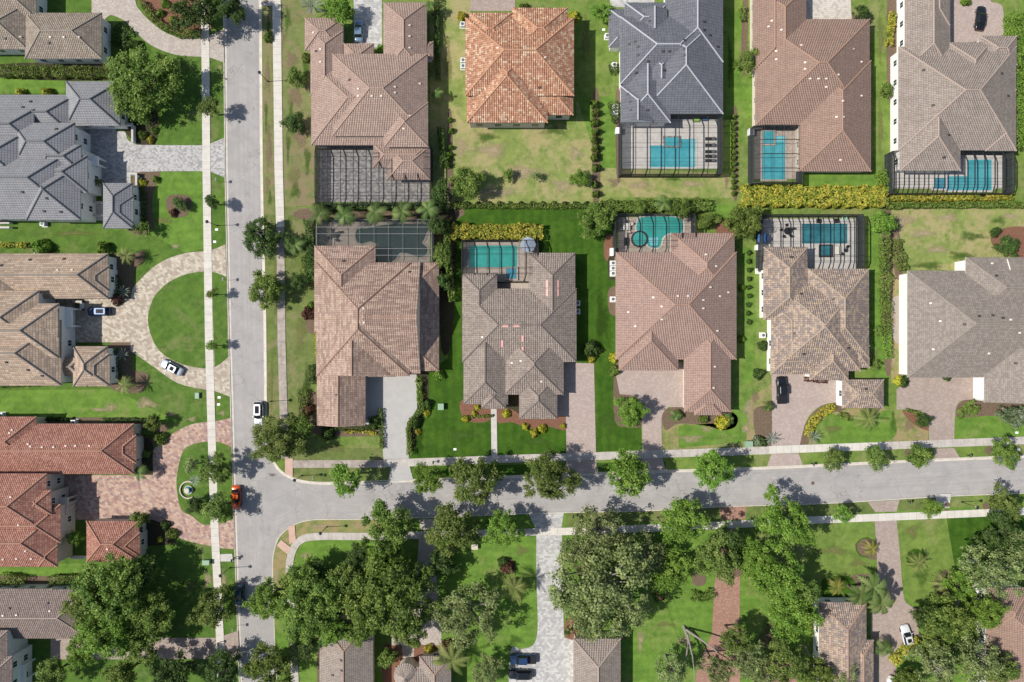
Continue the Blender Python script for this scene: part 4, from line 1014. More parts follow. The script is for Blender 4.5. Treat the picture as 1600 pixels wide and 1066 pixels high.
# --- pool decks
def deck(r, mat, z=Z3): sheet('pool_deck', [(r[0],r[1]),(r[2],r[1]),(r[2],r[3]),(r[0],r[3])], z, mat)
deck((497,225,671,316), 'deck grey'); deck((500,345,672,412), 'deck tan'); deck((598,410,672,418), 'deck tan', Z2); deck((724,378,836,440), 'deck tan'); deck((828,380,842,452), 'deck tan', Z4); deck((775,425,829,455), 'deck tan', Z2)
deck((966,340,1080,398), 'deck tan'); deck((972,170,1124,264), 'deck light'); deck((1178,198,1250,280), 'deck tan'); deck((1394,238,1566,295), 'deck light'); deck((1188,342,1340,422), 'deck light')
deck((90,318,170,345), 'concrete pale'); deck((100,500,150,535), 'pavers tan', Z2)
# --- garden beds
for pts, m in [([(222,-5),(300,-5),(325,-5),(330,48),(314,56),(285,55),(262,48),(240,33),(228,18)], 'mulch red'), ([(205,172),(245,175),(243,226),(215,225),(196,206),(190,190)], 'mulch dark'),
    ([(212,272),(250,270),(240,300),(238,330),(240,360),(205,362),(205,300)], 'mulch brown'), ([(262,308),(290,305),(300,315),(290,338),(265,335)], 'mulch brown'),
    ([(168,400),(205,398),(225,392),(225,408),(210,425),(205,465),(168,465)], 'mulch brown'), ([(170,540),(205,535),(207,575),(232,585),(222,612),(190,612),(170,600)], 'mulch brown'),
    ([(0,101),(175,101),(178,125),(0,122)], 'mulch dark'), ([(0,654),(120,652),(230,655),(262,668),(250,690),(228,700),(214,700),(60,664),(0,664)], 'mulch brown'), ([(212,690),(238,690),(240,742),(212,742)], 'mulch dark'),
    ([(280,722),(300,712),(312,725),(315,770),(318,805),(300,806),(282,795),(276,760)], 'mulch brown'), ([(218,812),(250,812),(262,825),(275,848),(240,852),(218,850)], 'mulch dark'),
    ([(-10,900),(75,900),(135,898),(132,922),(-10,925)], 'mulch brown'),
    ([(484,325),(700,320),(700,345),(484,345)], 'mulch brown'), ([(484,345),(496,345),(496,400),(484,400)], 'mulch brown'), ([(478,480),(494,480),(494,520),(480,515)], 'mulch brown'), ([(470,620),(496,615),(498,665),(600,665),(598,680),(500,680),(470,660)], 'mulch brown'),
    ([(672,340),(710,330),(712,430),(704,540),(690,545),(684,440)], 'mulch dark'), ([(650,585),(668,585),(668,640),(655,660),(648,700),(640,700),(637,662),(652,640)], 'mulch dark'),
    ([(722,625),(765,622),(766,655),(740,660),(722,650)], 'mulch red'), ([(777,636),(800,640),(830,655),(884,645),(886,672),(850,665),(830,670),(800,660),(778,660)], 'mulch red'),
    ([(945,372),(958,368),(960,398),(962,410),(945,405)], 'mulch red'), ([(950,405),(964,400),(964,435),(952,435)], 'mulch dark'), ([(950,455),(964,450),(964,490),(952,488)], 'mulch brown'),
    ([(960,575),(972,570),(970,600),(990,615),(1003,640),(1002,665),(980,668),(960,655)], 'mulch brown'), ([(1034,650),(1045,638),(1080,636),(1145,645),(1150,665),(1130,672),(1100,665),(1060,662),(1040,672)], 'mulch brown'),
    ([(1118,350),(1140,342),(1150,360),(1135,370),(1120,366)], 'mulch red'), ([(1178,640),(1205,640),(1207,698),(1190,700),(1180,680)], 'mulch brown'), ([(1249,694),(1256,668),(1266,650),(1285,634),(1316,628),(1320,640),(1300,645),(1280,658),(1264,676),(1262,694)], 'mulch brown'),
    ([(1255,588),(1295,592),(1292,602),(1260,602)], 'mulch red'), ([(1410,640),(1440,642),(1460,652),(1455,672),(1435,668),(1418,655)], 'mulch red'), ([(1493,635),(1525,620),(1600,632),(1600,662),(1560,650),(1510,652),(1494,650)], 'mulch brown'),
    ([(1548,370),(1575,355),(1610,360),(1610,400),(1575,400),(1555,390)], 'mulch red'), ([(1392,345),(1402,350),(1410,425),(1398,430)], 'mulch brown'), ([(1378,330),(1392,330),(1394,560),(1380,560)], 'mulch brown'),
    ([(1393,470),(1410,470),(1412,530),(1395,530)], 'gravel'), ([(1195,40),(1210,40),(1210,170),(1200,175)], 'mulch brown') if False else ([(1160,5),(1168,5),(1166,110),(1158,105)], 'mulch brown'),
    ([(1386,0),(1402,0),(1396,150),(1386,140)], 'mulch brown'), ([(1328,25),(1356,28),(1358,40),(1330,42)], 'mulch brown'),
    ([(1145,180),(1152,180),(1152,300),(1145,300)], 'mulch brown'), ([(926,155),(936,155),(937,305),(926,305)], 'mulch brown'), ([(960,395),(966,395),(966,420),(960,420)], 'mulch brown'),
    ([(700,185),(706,185),(708,300),(700,300)], 'mulch brown'), ([(962,150),(970,150),(970,272),(963,272)], 'mulch brown'),
    ([(500,985),(496,1000),(496,1066),(500,1066)], 'mulch brown'), ([(612,1008),(628,1008),(630,1030),(625,1066),(600,1066),(600,1010)], 'mulch red'), ([(650,1008),(688,1007),(690,1030),(650,1040)], 'mulch red'),
    ([(884,970),(900,965),(930,985),(970,990),(970,1000),(897,1002),(884,996)], 'mulch red'), ([(1335,850),(1370,845),(1375,870),(1355,872)], 'mulch brown'), ([(1330,900),(1365,900),(1368,930),(1340,930)], 'mulch brown'),
    ([(1290,690),(1316,690),(1316,700),(1290,700)], 'mulch brown'),
    ([(1285,905),(1330,902),(1335,930),(1290,935)], 'grass lush'), ([(788,606),(815,606),(815,645),(788,645)], 'mulch dark'), ([(785,872),(800,874),(806,890),(795,897),(783,890)], 'mulch brown')]:  # the 'mulch dark' rectangle only darkens the notch between two roof wings
    bed(pts, m)
for cx_, cy_, r_ in [(1298,711,6),(1360,712,6),(1417,707,5),(1545,704,7),(1308,808,5),(1478,800,5),(1540,790,6),(1352,855,16),(1430,872,15),(1480,912,22),(1152,893,8),(1092,905,11),(907,888,6)]:
    bed(circle(cx_, cy_, r_, 14), 'mulch brown' if cx_ not in (1352,1430) else 'grass lush', ZL+0.083, False)
sheet('garden_bed', circle(1352,855,14,18), Z4, 'mulch brown')
# manhole covers
for px, py, r, lb in [(417,4,0.42,'brown round manhole cover in the concrete slab by the top of the road'),(1270,755,0.36,'dark round manhole cover in the middle of the cross street'),(1479,788,0.5,'round rusty manhole cover in the pale pad on the south verge')]:
    m = MB(); x, y = G(px, py); m.cyl((0,0), r, 0, 0.03, 20); m.cyl((0,0), r*0.8, 0.03, 0.036, 20); tag(m.build('manhole_cover', 'rust iron', loc=(x, y, 0.004 if px == 1270 else Z5)), lb, 'manhole cover')

# --- worn and lush patches in the turf
for a in [(450,30,8,30,'turf green'),(478,110,8,40,'turf green'),(455,180,6,40,'turf green'),(480,250,8,36,'turf green'),(462,300,14,16,'turf green'),(420,40,5,30,'turf green'),(416,180,4,40,'turf green'),(422,310,5,20,'turf green'),(450,230,5,40,'turf green'),(229,630,26,14),(160,640,30,5),(175,637,14,9),(268,648,14,5),(300,655,12,6),(440,60,9,25,'straw brown'),(456,95,14,22,'straw brown'),(462,150,16,26,'straw brown'),(470,215,18,24,'straw brown'),(418,120,7,40,'straw brown'),(420,230,7,60,'straw brown'),(460,280,14,30,'straw olive'),(418,290,6,26,'straw brown'),
  (770,235,36,20),(820,270,50,16),(720,230,16,24),(880,290,30,14),(900,240,18,14),(780,300,50,9),(760,215,26,12,'turf green'),(865,205,30,10,'turf green'),(1000,290,28,10),(1080,288,30,9),(1050,280,20,6,'turf green'),(960,285,14,10,'straw brown'),(1135,285,5,14,'straw brown'),
  (1410,345,26,16),(1480,340,26,8),(1575,338,24,7),(1440,365,30,10),(1465,390,30,10),(1400,380,8,20),(1520,370,36,10,'turf green'),(1450,415,36,9,'turf green'),(1560,345,18,10,'turf green'),(1500,400,30,10,'turf green'),(1395,560,6,30,'straw'),(1395,500,6,20,'straw'),
  (1170,640,14,30),(1165,670,10,16),(1180,620,8,14,'straw brown'),(1080,685,30,10),(1105,670,16,7),(1420,665,14,14,'straw brown'),(1435,680,12,6),(1300,670,20,10,'straw olive'),(1395,660,8,26,'turf green'),
  (500,822,26,5,'straw'),(560,820,24,5,'straw'),(434,900,5,20,'straw'),(480,868,16,7,'straw'),(497,880,10,5,'straw brown'),(1090,905,14,12),(1250,840,34,12,'straw olive'),(1300,860,40,10,'straw olive'),(1210,850,26,8),(1340,880,22,9,'straw olive'),(1425,830,16,16,'straw olive'),(1440,900,18,22,'turf green'),
  (1040,975,24,6,'straw olive'),(1070,1000,18,14,'straw'),(1000,1000,8,30,'straw'),(1075,870,8,6),(905,895,8,7,'litter'),(1025,930,14,20,'turf dark'),(770,820,20,18,'turf green'),(815,860,16,12,'straw olive'),(805,1000,20,12,'turf green'),
  (250,345,40,7,'straw olive'),(275,385,10,5,'straw'),(120,365,60,5,'straw olive'),(290,480,20,14,'turf dark'),(300,540,16,14,'turf dark'),(335,630,10,10,'straw olive'),(348,645,8,6,'straw'),(300,915,20,14,'straw olive'),(325,905,10,18,'straw'),(350,910,8,24,'straw'),(345,105,6,5,'straw'),
  (470,520,12,40,'straw olive'),(480,600,10,40,'turf dark'),(520,700,34,10,'straw olive'),(430,450,6,60,'straw olive'),(424,600,5,60,'straw olive'),(655,690,12,30,'turf dark'),(720,680,40,14,'turf green'),(840,690,30,10,'turf green'),(940,500,16,60,'turf dark'),(950,660,16,30,'turf green'),(900,340,40,8,'turf green'),
  (425,742,10,4,'litter'),(1165,20,5,60,'straw brown'),(1375,60,6,60,'straw olive'),(1375,200,6,60,'straw olive'),(915,60,10,50,'straw olive'),(700,100,10,50,'straw olive'),(1140,100,6,60,'turf green'),(1365,560,8,30,'straw olive'),(300,20,10,14,'litter'),(1560,1000,20,30,'litter'),(1200,1000,30,40,'litter'),(1450,1000,26,20,'turf dark'),(940,930,40,50,'litter'),(580,880,50,30,'turf dark')]:
    patch(*a)
# leaf litter lying on the road by the corner
# ================================================================== HOUSES
# west side
house('house', 'tan tiled house with white end wall in the top left corner', [(39,20,159,92),(-90,5,43,77),(-25,-50,57,29),(-120,-60,0,40)], 'tile walnut', 'cap walnut', 'wall white', 0.5, 4.0, vents=[(32,58),(79,58),(100,58),(123,58)], dvents=[(76,67),(8,60)])
house('house', 'grey slate roofed house with many gables beside the grey paver courtyard', [(103,127,188,197,3.8),(-80,148,118,214,3.7),(-60,171,53,226,6.0),(20,192,117,262,6.0),(60,226,127,268,6.0),(66,243,137,302,5.6),(-62,228,124,343,5.4),(41,258,126,344,6.0),(-120,196,58,300,5.6),(-120,172,20,240,5.0)], 'tile bluegrey', 'cap slate', 'wall white', 0.6, 4.2, dvents=[(48,159),(36,168),(88,202),(35,300),(73,310),(69,330),(95,331)], cap_w=0.17)
house('guest_house', 'small grey slate roofed guest house with white walls at the end of the court', [(161,286,207,357,3.8),(176,306,209,351,3.82)], 'tile bluegrey', 'cap slate', 'wall white', 0.6, 3.8, group='small garage wings and guest houses')
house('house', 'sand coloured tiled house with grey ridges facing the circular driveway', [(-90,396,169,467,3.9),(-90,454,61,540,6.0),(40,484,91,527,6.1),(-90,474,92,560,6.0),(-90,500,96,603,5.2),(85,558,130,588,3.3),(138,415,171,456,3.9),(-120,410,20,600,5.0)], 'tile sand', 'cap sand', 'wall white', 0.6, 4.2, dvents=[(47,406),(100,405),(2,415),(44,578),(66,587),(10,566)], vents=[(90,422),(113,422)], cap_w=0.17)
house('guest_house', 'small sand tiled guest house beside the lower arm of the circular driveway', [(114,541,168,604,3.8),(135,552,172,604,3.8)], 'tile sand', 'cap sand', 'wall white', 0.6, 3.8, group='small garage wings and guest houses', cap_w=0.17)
house('house', 'long red tiled house beside the red paver courtyard with the fountain', [(-90,662,209,741,4.0),(-90,651,57,725,4.1),(-90,740,73,832,6.2),(42,766,80,804,6.3),(-90,788,95,848,5.4),(-90,800,90,886,5.4),(60,852,90,886,5.5),(180,680,213,724,4.0)], 'tile red', 'cap red', 'wall beige', 0.5, 4.2, vents=[(15,677),(19,672),(44,694),(48,698),(66,699),(84,699),(103,697),(118,697),(140,697),(17,777),(5,874),(26,873),(49,873),(40,861),(29,821)], cap_w=0.17)
house('guest_house', 'small red tiled guest house with a brick hued hip roof beside the yellow shrub', [(135,814,217,878,3.8),(180,832,219,870,3.8)], 'tile red', 'cap red', 'wall beige', 0.5, 3.8, group='small garage wings and guest houses', vents=[(168,858)], cap_w=0.16)
house('house', 'dusky brown tiled house half hidden by the large trees at lower left', [(-90,921,138,998),(-60,920,82,990),(-90,985,12,1120,6.4),(-90,1025,19,1120,6.4)], 'tile dusk', 'cap taupe', 'wall white', 0.42, 4.2, vents=[(5,962),(26,961),(78,955),(108,941)], dvents=[(14,951),(74,943)])
# top row
house('house', 'rose brown tiled house beside the side road in the top row', [(519,84,668,213,4.6),(486,98,640,227,3.2),(476,28,536,79,3.0),(485,48,536,150,3.204),(537,68,584,150,3.2),(599,4,667,115,3.6),(600,160,669,230,4.6),(620,65,677,93,3.0),(583,225,670,262,3.0),(605,228,672,281,3.1)], 'tile rose', 'cap rose', 'wall white', 0.45, 3.6, vents=[(490,51),(501,77),(501,97),(560,139),(560,150),(581,150),(596,150),(617,136),(617,145),(640,40),(640,57),(640,75),(640,181),(631,201),(656,131)], dvents=[(494,80),(546,125)])
house('house', 'two storey orange tiled house with mottled barrel tiles above a straw coloured lawn', [(727,28,897,150,6.0),(729,60,856,192,5.0),(820,135,896,180,4.6),(800,12,887,90,6.0),(733,20,800,80,6.0)], 'tile orange', 'cap orange', 'wall cream', 0.42, 6.0, vents=[(852,90),(778,75)], dvents=[(843,137)], wf='d')
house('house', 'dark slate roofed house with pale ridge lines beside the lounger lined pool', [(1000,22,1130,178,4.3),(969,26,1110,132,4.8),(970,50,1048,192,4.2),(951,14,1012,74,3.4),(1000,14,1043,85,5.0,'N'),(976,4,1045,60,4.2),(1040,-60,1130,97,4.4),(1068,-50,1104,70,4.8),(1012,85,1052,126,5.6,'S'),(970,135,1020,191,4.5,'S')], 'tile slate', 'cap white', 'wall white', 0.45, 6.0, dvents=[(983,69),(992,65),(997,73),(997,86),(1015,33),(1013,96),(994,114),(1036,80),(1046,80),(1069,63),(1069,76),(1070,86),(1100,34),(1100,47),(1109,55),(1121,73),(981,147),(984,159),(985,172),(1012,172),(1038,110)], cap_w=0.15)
house('house', 'brown tiled house in the top row with a pool at its lower left', [(1180,30,1359,196,3.3),(1248,95,1361,268,3.3),(1288,40,1358,125,3.3),(1176,-70,1236,110,3.3),(1236,30,1274,110,3.3),(1180,-20,1260,170,3.3),(1250,52,1306,130,3.4)], 'tile brown', 'cap brown', 'wall cream', 0.45, 3.3, vents=[(1206,33),(1201,42),(1221,47),(1252,71),(1258,98),(1258,108),(1213,80),(1213,93),(1266,123),(1279,123),(1291,123),(1291,136),(1310,117),(1317,158),(1307,183),(1318,183),(1334,77),(1346,97),(1346,150),(1334,77),(1313,250)])
house('house', 'taupe tiled house in the top right corner with a bright white side wall', [(1404,73,1588,235,4.0),(1406,120,1501,267,4.0),(1414,-80,1485,110,4.0),(1480,66,1548,150,4.0),(1530,56,1589,102,3.8),(1540,140,1588,236,4.01),(1440,-60,1484,40,4.2)], 'tile taupe', 'cap taupe', 'wall white', 0.45, 4.0, dvents=[(1443,110),(1458,165),(1482,211),(1565,115),(1575,150),(1475,246)])
# second row
house('house', 'mottled brown tiled house on the street corner with a grey concrete driveway', [(500,410,657,584,3.7,'E'),(491,384,587,520,3.5),(494,411,640,588,4.05),(600,410,686,580,3.0),(497,470,616,586,3.95,'S'),(495,520,571,665,3.6,'S'),(540,560,618,589,3.0)], 'tile mottled', 'cap brown', 'wall cream', 0.5, 3.6, vents=[(568,482),(569,504)], dvents=[(537,408),(567,487),(525,617),(640,425)], cap_w=0.12)
house('house', 'grey brown tiled house with pink roof patches amid the darkest green lawn', [(722,451,901,566,3.35),(826,395,899,530,3.35),(722,427,777,520,3.35),(724,500,794,632,3.25),(752,600,791,639,3.4),(788,520,881,617,3.35),(811,588,871,655,3.25)], 'tile greybrown', 'cap greybrown', 'wall cream', 0.45, 3.6, vents=[(754,527),(814,564),(846,596),(800,567)], cap_w=0.12, felts=[(789.5,509,9,4),(807,509,9,4),(855,444,3.5,11),(855,457,3.5,11),(872,444,3.5,11),(872,457,3.5,11),(784.5,537,3.5,11),(816.5,529,3.5,10),(816.5,544,3.5,10)])
house('house', 'pinkish brown tiled house between the kidney shaped pool and a pink paver driveway', [(962,394,1151,562,3.35),(1049,364,1148,470,3.35),(967,440,1060,579,3.25),(967,520,1013,579,3.3),(1009,500,1049,569,3.25),(1049,508,1085,561,3.25),(1069,500,1142,644,3.35),(1085,616,1128,649,3.4)], 'tile pink', 'cap brown', 'wall cream', 0.45, 3.6, vents=[(1021,465),(1034,479),(1034,499),(982,488),(993,510),(1059,463),(1075,463),(1103,398),(1119,416),(1110,449),(1099,469),(1099,482),(1138,457),(1125,463),(1121,517),(1117,573),(1115,606)], cap_w=0.13)
house('house', 'multicoloured tan tiled house with white walls beside the small pavilion garage', [(1207,440,1345,580,3.8),(1262,420,1358,560,3.8),(1193,386,1262,500,3.8),(1225,468,1276,540,4.6),(1205,474,1260,560,3.8),(1204,545,1275,585,3.6),(1265,515,1326,594,3.7),(1325,540,1359,575,3.4)], 'tile autumn', 'cap tan', 'wall white', 0.45, 3.8, dvents=[(1237,402),(1252,459),(1241,521),(1302,468),(1256,553),(1325,544)])
house('garage', 'small tan tiled pavilion garage with white posts above the big round palm', [(1316,593,1381,638,3.4)], 'tile autumn', 'cap tan', 'wall white', 0.42, 3.4, dvents=[(1353,608)], group='small garage wings and guest houses', cat='garage', inset=0.35)
house('house', 'grey brown shingle tiled house at right behind the wide forked driveway', [(1418,423,1680,590,4.0),(1509,402,1690,500,4.3),(1418,440,1470,590,4.002),(1450,470,1530,586,4.0),(1538,500,1640,629,4.2,'S'),(1538,430,1680,540,4.3),(1574,404,1690,438,4.7,'W'),(1569,437,1690,470,4.9,'W'),(1577,466,1690,490,4.8,'W'),(1503,553,1540,587,3.9),(1450,500,1540,586,4.1)], 'tile stone', 'cap stone', 'wall white', 0.42, 4.0, nowin='W', vents=[(1454,474),(1469,502),(1579,500),(1593,520),(1550,412),(1458,546),(1545,552)], dvents=[(1530,494),(1551,493),(1507,507),(1567,497),(1587,568),(1557,431)], cap_w=0.11, doors=[(1529,605,5.0,math.pi/2,'garage wood','garage_door',2.5)])
# south side
house('house', 'taupe tiled house at the bottom beside the leafy corner trees', [(499,968,583,1140,3.8),(513,1008,572,1140,4.1),(617,1042,700,1140,3.6),(655,1025,705,1140,3.6)], 'tile taupe', 'cap brown', 'wall cream', 0.42, 3.8, dvents=[(518,1008),(533,1032),(534,1048),(520,1055)], windows=True)
house('house', 'plain taupe hip roofed house at the bottom beside the whitish paver driveway', [(896,998,970,1140,3.8)], 'tile taupe', 'cap taupe', 'wall cream', 0.45, 3.8)
house('house', 'golden tan tiled house beside the white sedan', [(1280,941,1354,1100,4.0),(1325,1000,1365,1140,3.8)], 'tile autumn', 'cap brown', 'wall white', 0.45, 4.0)
house('house', 'reddish brown tiled house in the bottom right corner under the tree limbs', [(1541,926,1720,1140,3.8),(1541,918,1610,990,3.9)], 'tile brown', 'cap brown', 'wall white', 0.42, 3.8)
# turret of the bottom house
tx, ty = P(634, 1055, 3.8); t_ = empty('entry_turret', (tx, ty, ZL), 'round turret with a conical tiled roof at the bottom entrance', 'turret')
m = MB(); m.cyl((0,0), 1.9, 0, 3.7, 24); m.build('wall', 'wall cream', t_)
m = MB(); n = 28
for k in range(n):
    a0, a1 = 2*math.pi*k/n, 2*math.pi*(k+1)/n
    m.face([(2.4*math.cos(a0),2.4*math.sin(a0),3.7),(2.4*math.cos(a1),2.4*math.sin(a1),3.7),(0,0,5.2)], 0, [(a0*1.6,0),(a1*1.6,0),(a0*1.6+0.2,2.8)])
m.build('roof', 'tile taupe', t_)

# ================================================================== POOL ENCLOSURES AND POOLS
cage('pool_enclosure', 'dark screened patio cage over grey pavers behind the rose tiled house', (493,228,673,320), h=3.0, nx=9, ny=5)
cage('pool_enclosure', 'wide screened cage over a dark lagoon pool with pale purlins', (495,343,675,412), h=3.0, mat='alu white', nx=8, ny=3, beams='y', roofscreen='screen roof dense', rise=0.5)
cage('pool_enclosure', 'small screened cage over the rectangular aqua pool beside yellow crotons', (722,375,840,440), h=3.0, nx=6, ny=3)
cage('pool_enclosure', 'screened cage over the kidney shaped teal pool with a round spa', (961,334,1086,398), h=3.2, nx=6, ny=3)
cage('pool_enclosure', 'screened cage over the blue pool with a row of sun loungers', (970,178,1128,272), h=3.2, nx=7, ny=4)
cage('pool_enclosure', 'narrow screened cage over the turquoise pool beside the brown house', (1177,197,1254,286), h=3.2, nx=5, ny=4, beams='x')
cage('pool_enclosure', 'long screened cage over the pool in the top right yard', (1395,236,1583,302), h=3.2, nx=12, ny=3)
cage('pool_enclosure', 'large screened cage over the deep blue rectangular pool with dark patio table', (1190,335,1349,421), h=3.2, nx=10, ny=4)
pool('dark rock edged lagoon pool under the pale framed cage', [(556,365),(560,358),(575,357),(600,352),(640,350),(668,352),(664,372),(660,380),(668,388),(666,398),(655,402),(640,397),(625,396),(615,408),(588,408),(586,388),(592,384),(580,378),(565,381),(557,376)], 'water dark', 'gravel', sm=True)
pool('aqua rectangular pool beside the yellow croton bed', [(733,384),(808,384),(808,418),(733,418)], 'water teal', 'deck tan', spas=[([(791,420),(807,420),(807,436),(791,436)], 'water spa', 'deck tan')])
pool('kidney shaped teal pool with a round dark spa', [(997,345),(1003,340),(1030,339),(1055,340),(1065,345),(1067,358),(1062,365),(1045,365),(1035,372),(1030,386),(1015,386),(1009,380),(1000,376),(996,365),(994,355)], 'water teal', 'deck light', spas=[(circle(998.5,374,10.5,22), 'water teal', 'bronze')], sm=True, steps=[[(1012,372),(1028,371),(1027,384),(1016,384)]])
pool('bright blue L shaped pool with a raised square spa', [(1015,228),(1040,228),(1040,218),(1086,218),(1086,262),(1015,262)], 'water blue', 'deck light', spas=[([(1038,216),(1060,216),(1060,229),(1038,229)], 'water blue', 'deck grey')], steps=[[(1078,220),(1085,220),(1085,261),(1078,261)]])
pool('turquoise pool hugging the brown tiled house', [(1190,213),(1226,213),(1226,281),(1190,281)], 'water blue', 'deck tan', spas=[([(1191,206),(1208,206),(1208,226),(1191,226)], 'water blue', 'deck tan')], steps=[[(1210,214),(1225,214),(1225,222),(1210,222)]])
pool('long blue pool in the top right yard', [(1478,276),(1510,276),(1510,250),(1548,250),(1548,298),(1478,298)], 'water blue', 'deck light', spas=[([(1457,279),(1476,279),(1476,296),(1457,296)], 'water spa', 'deck light')])
pool('deep blue rectangular pool with rippling water', [(1252,350),(1323,350),(1323,381),(1252,381)], 'water deep', 'deck light', spas=[([(1281,385),(1297,385),(1297,400),(1281,400)], 'water deep', 'bronze')])
for i, py in enumerate((218, 228, 238, 245, 252)):
    lounger(1108, py, math.pi if i != 2 else math.pi, ['dark sun lounger nearest the roof in the row right of the blue pool','second dark sun lounger from the roof in the row right of the blue pool','middle one of the five sun loungers right of the blue pool','fourth sun lounger from the roof in the row right of the blue pool','last sun lounger of the row, farthest from the slate roof'][i])
table_set(1228, 362, 'black patio table on the light deck by the deep blue pool', 5, r=0.75)
table_set(1106, 246, 'small black table between the loungers of the blue pool', 0, r=0.3)
table_set(523, 368, 'dark patio table beside the lagoon pool', 4, r=0.65)
table_set(978, 355, 'cream patio table by the kidney shaped pool', 4, 'canvas cream', 0.7, 'canvas cream', True)
table_set(1318, 392, 'dark side table beside the white daybed', 2, r=0.4)
parasol(825, 382, 'pale grey parasol at the corner of the aqua pool cage', 'canvas grey', 1.6, 2.7)
parasol(1193, 372, 'small dark blue parasol at the left edge of the deep blue pool cage', 'canvas blue', 1.2, 2.3)
def dayb(px, py, w_, d_, mat, label):
    x, y = G(px, py); o = empty('daybed', (x, y, ZL), label, 'daybed'); m = MB(); m.box(-w_/2, -d_/2, 0.1, w_/2, d_/2, 0.32); m.build('base', 'black metal', o); m = MB(); m.box(-w_/2+0.05, -d_/2+0.05, 0.32, w_/2-0.05, d_/2-0.05, 0.5); m.build('cushion', mat, o)
dayb(1307, 392, 1.3, 1.7, 'canvas cream', 'white cushioned daybed beside the small spa of the deep pool')
dayb(1087, 188, 1.3, 1.0, 'canvas lime', 'lime green cushioned seat on the deck under the slate roof')
dayb(1101, 187, 1.1, 0.8, 'canvas blue', 'dark blue cushioned seat beside the lime green one')
dayb(978, 378, 0.9, 1.6, 'black metal', 'dark daybed at the left wall of the kidney pool cage')
dayb(1278, 346, 0.9, 0.9, 'black metal', 'black cube chair left above the deep blue pool'); dayb(1305, 346, 0.9, 0.9, 'black metal', 'black cube chair right above the deep blue pool')
for px, py, lb in [(1319,341,'mint green inflatable ring lying on the deep pool deck'),]:
    x, y = G(px, py); m = MB(); pts = [(0.42*math.cos(a), 0.42*math.sin(a), 0.12) for a in [2*math.pi*k/16 for k in range(17)]]; m.tube(pts, 0.12, 8, cap=False); tag(m.build('swim_ring', 'mint plastic', loc=(x, y, ZL+0.02)), lb, 'swim ring')
# air conditioners and other boxes
for px, py, lb in [(723,41,'white air conditioner on the grass beside the orange tiled house top corner'),(724,97,'upper of two air conditioners against the orange tiled house'),(724,106,'lower of two air conditioners against the orange tiled house'),
    (948,59,'air conditioner on a white slab beside the slate house upper wall'),(959,104,'air conditioner among shrubs left of the slate house middle wall'),(961,169,'upper air conditioner left of the slate house lower wall'),(961,178,'lower air conditioner left of the slate house lower wall'),
    (957,412,'top one of three air conditioners left of the pinkish house'),(957,420,'middle one of three air conditioners left of the pinkish house'),(957,428,'bottom one of three air conditioners left of the pinkish house'),(957,468,'lone air conditioner half way down the left wall of the pinkish house'),
    (902,474,'upper air conditioner at the right wall of the grey brown house'),(902,487,'lower air conditioner at the right wall of the grey brown house'),(1184,424,'air conditioner left of the white walled house near its pool cage'),(1190,524,'lower air conditioner left of the white walled house'),
    (1391,140,'air conditioner against the bright white side wall at top right'),(71,351,'air conditioner on the strip below the slate roofed house'),(62,395,'air conditioner in a clipped hedge above the sand tiled house'),(6,648,'air conditioner at the far left above the long red roof'),(119,659,'air conditioner behind the long red tiled roof')]:
    ac_unit(px, py, lb)
def box_thing(name, px, py, sz, mat, label, cat, group=None, rz=0):
    x, y = G(px, py); o = empty(name, (x, y, ZL), label, cat, group, rz); m = MB(); m.box(-sz[0]/2,-sz[1]/2,0,sz[0]/2,sz[1]/2,sz[2]); m.build('cabinet', mat, o)
    m = MB(); m.box(-sz[0]/2-0.04,-sz[1]/2-0.04,sz[2],sz[0]/2+0.04,sz[1]/2+0.04,sz[2]+0.07); m.build('lid', mat, o); return o
box_thing('transformer_box', 689.5, 635, (1.1,1.2,0.9), 'green box', 'square green transformer box on the lush lawn beside the concrete driveway', 'utility box')
box_thing('transformer_box', 1168, 693, (1.4,1.1,0.9), 'green box', 'green transformer box near the sidewalk on the straw coloured lawn', 'utility box')
box_thing('transformer_box', 310, 618, (0.7,1.1,0.5), 'green box', 'low pale green box in the lawn near the circular driveway', 'utility box')
box_thing('transformer_box', 325, 877, (1.3,0.9,0.9), 'green box', 'green box beside the sidewalk under the big lower left tree', 'utility box')
box_thing('utility_box', 742, 853, (1.2,1.0,0.7), 'stone basin', 'pale box on the shaded lawn south of the cross street', 'utility box')
box_thing('utility_box', 1171, 209, (1.0,1.3,1.1), 'ac body', 'pale pool equipment box left of the narrow turquoise pool cage', 'pool equipment')
box_thing('utility_box', 965, 207, (1.1,1.2,1.1), 'white plastic', 'white pool equipment box left of the blue pool cage', 'pool equipment')
box_thing('utility_box', 956, 395, (1.0,1.5,1.0), 'white plastic', 'white pool equipment box at the corner of the kidney pool cage', 'pool equipment')
box_thing('utility_box', 1183, 388, (1.2,1.0,1.0), 'white plastic', 'white pool equipment box left of the deep pool cage', 'pool equipment')
for px, py, lb in [(343,621,'upper small square meter lid on the verge right of the sidewalk'),(342,632,'lower small round meter lid on the verge right of the sidewalk'),(342,757,'small white lid on the verge beside the red paver island'),(339,359,'small white valve lid on the verge below the upper street lamp'),(336,378,'small pale lid on the verge above the circular driveway'),
    (305,509,'white round sprinkler lid on the half moon lawn'),(711,702,'pale flat stone on the lush lawn near the sidewalk'),(1588,676,'small white lid on the right hand front lawn'),(1591,702,'small white lid on the verge at the right edge'),(943,47,'small white lid on the grass left of the slate house')]:
    x, y = G(px, py); m = MB(); m.box(-0.3,-0.22,0,0.3,0.22,0.05); m.box(-0.24,-0.16,0.05,0.24,0.16,0.065); tag(m.build('meter_lid', 'white plastic', loc=(x, y, Z1)), lb, 'meter lid', 'meter and valve lids in the lawns')
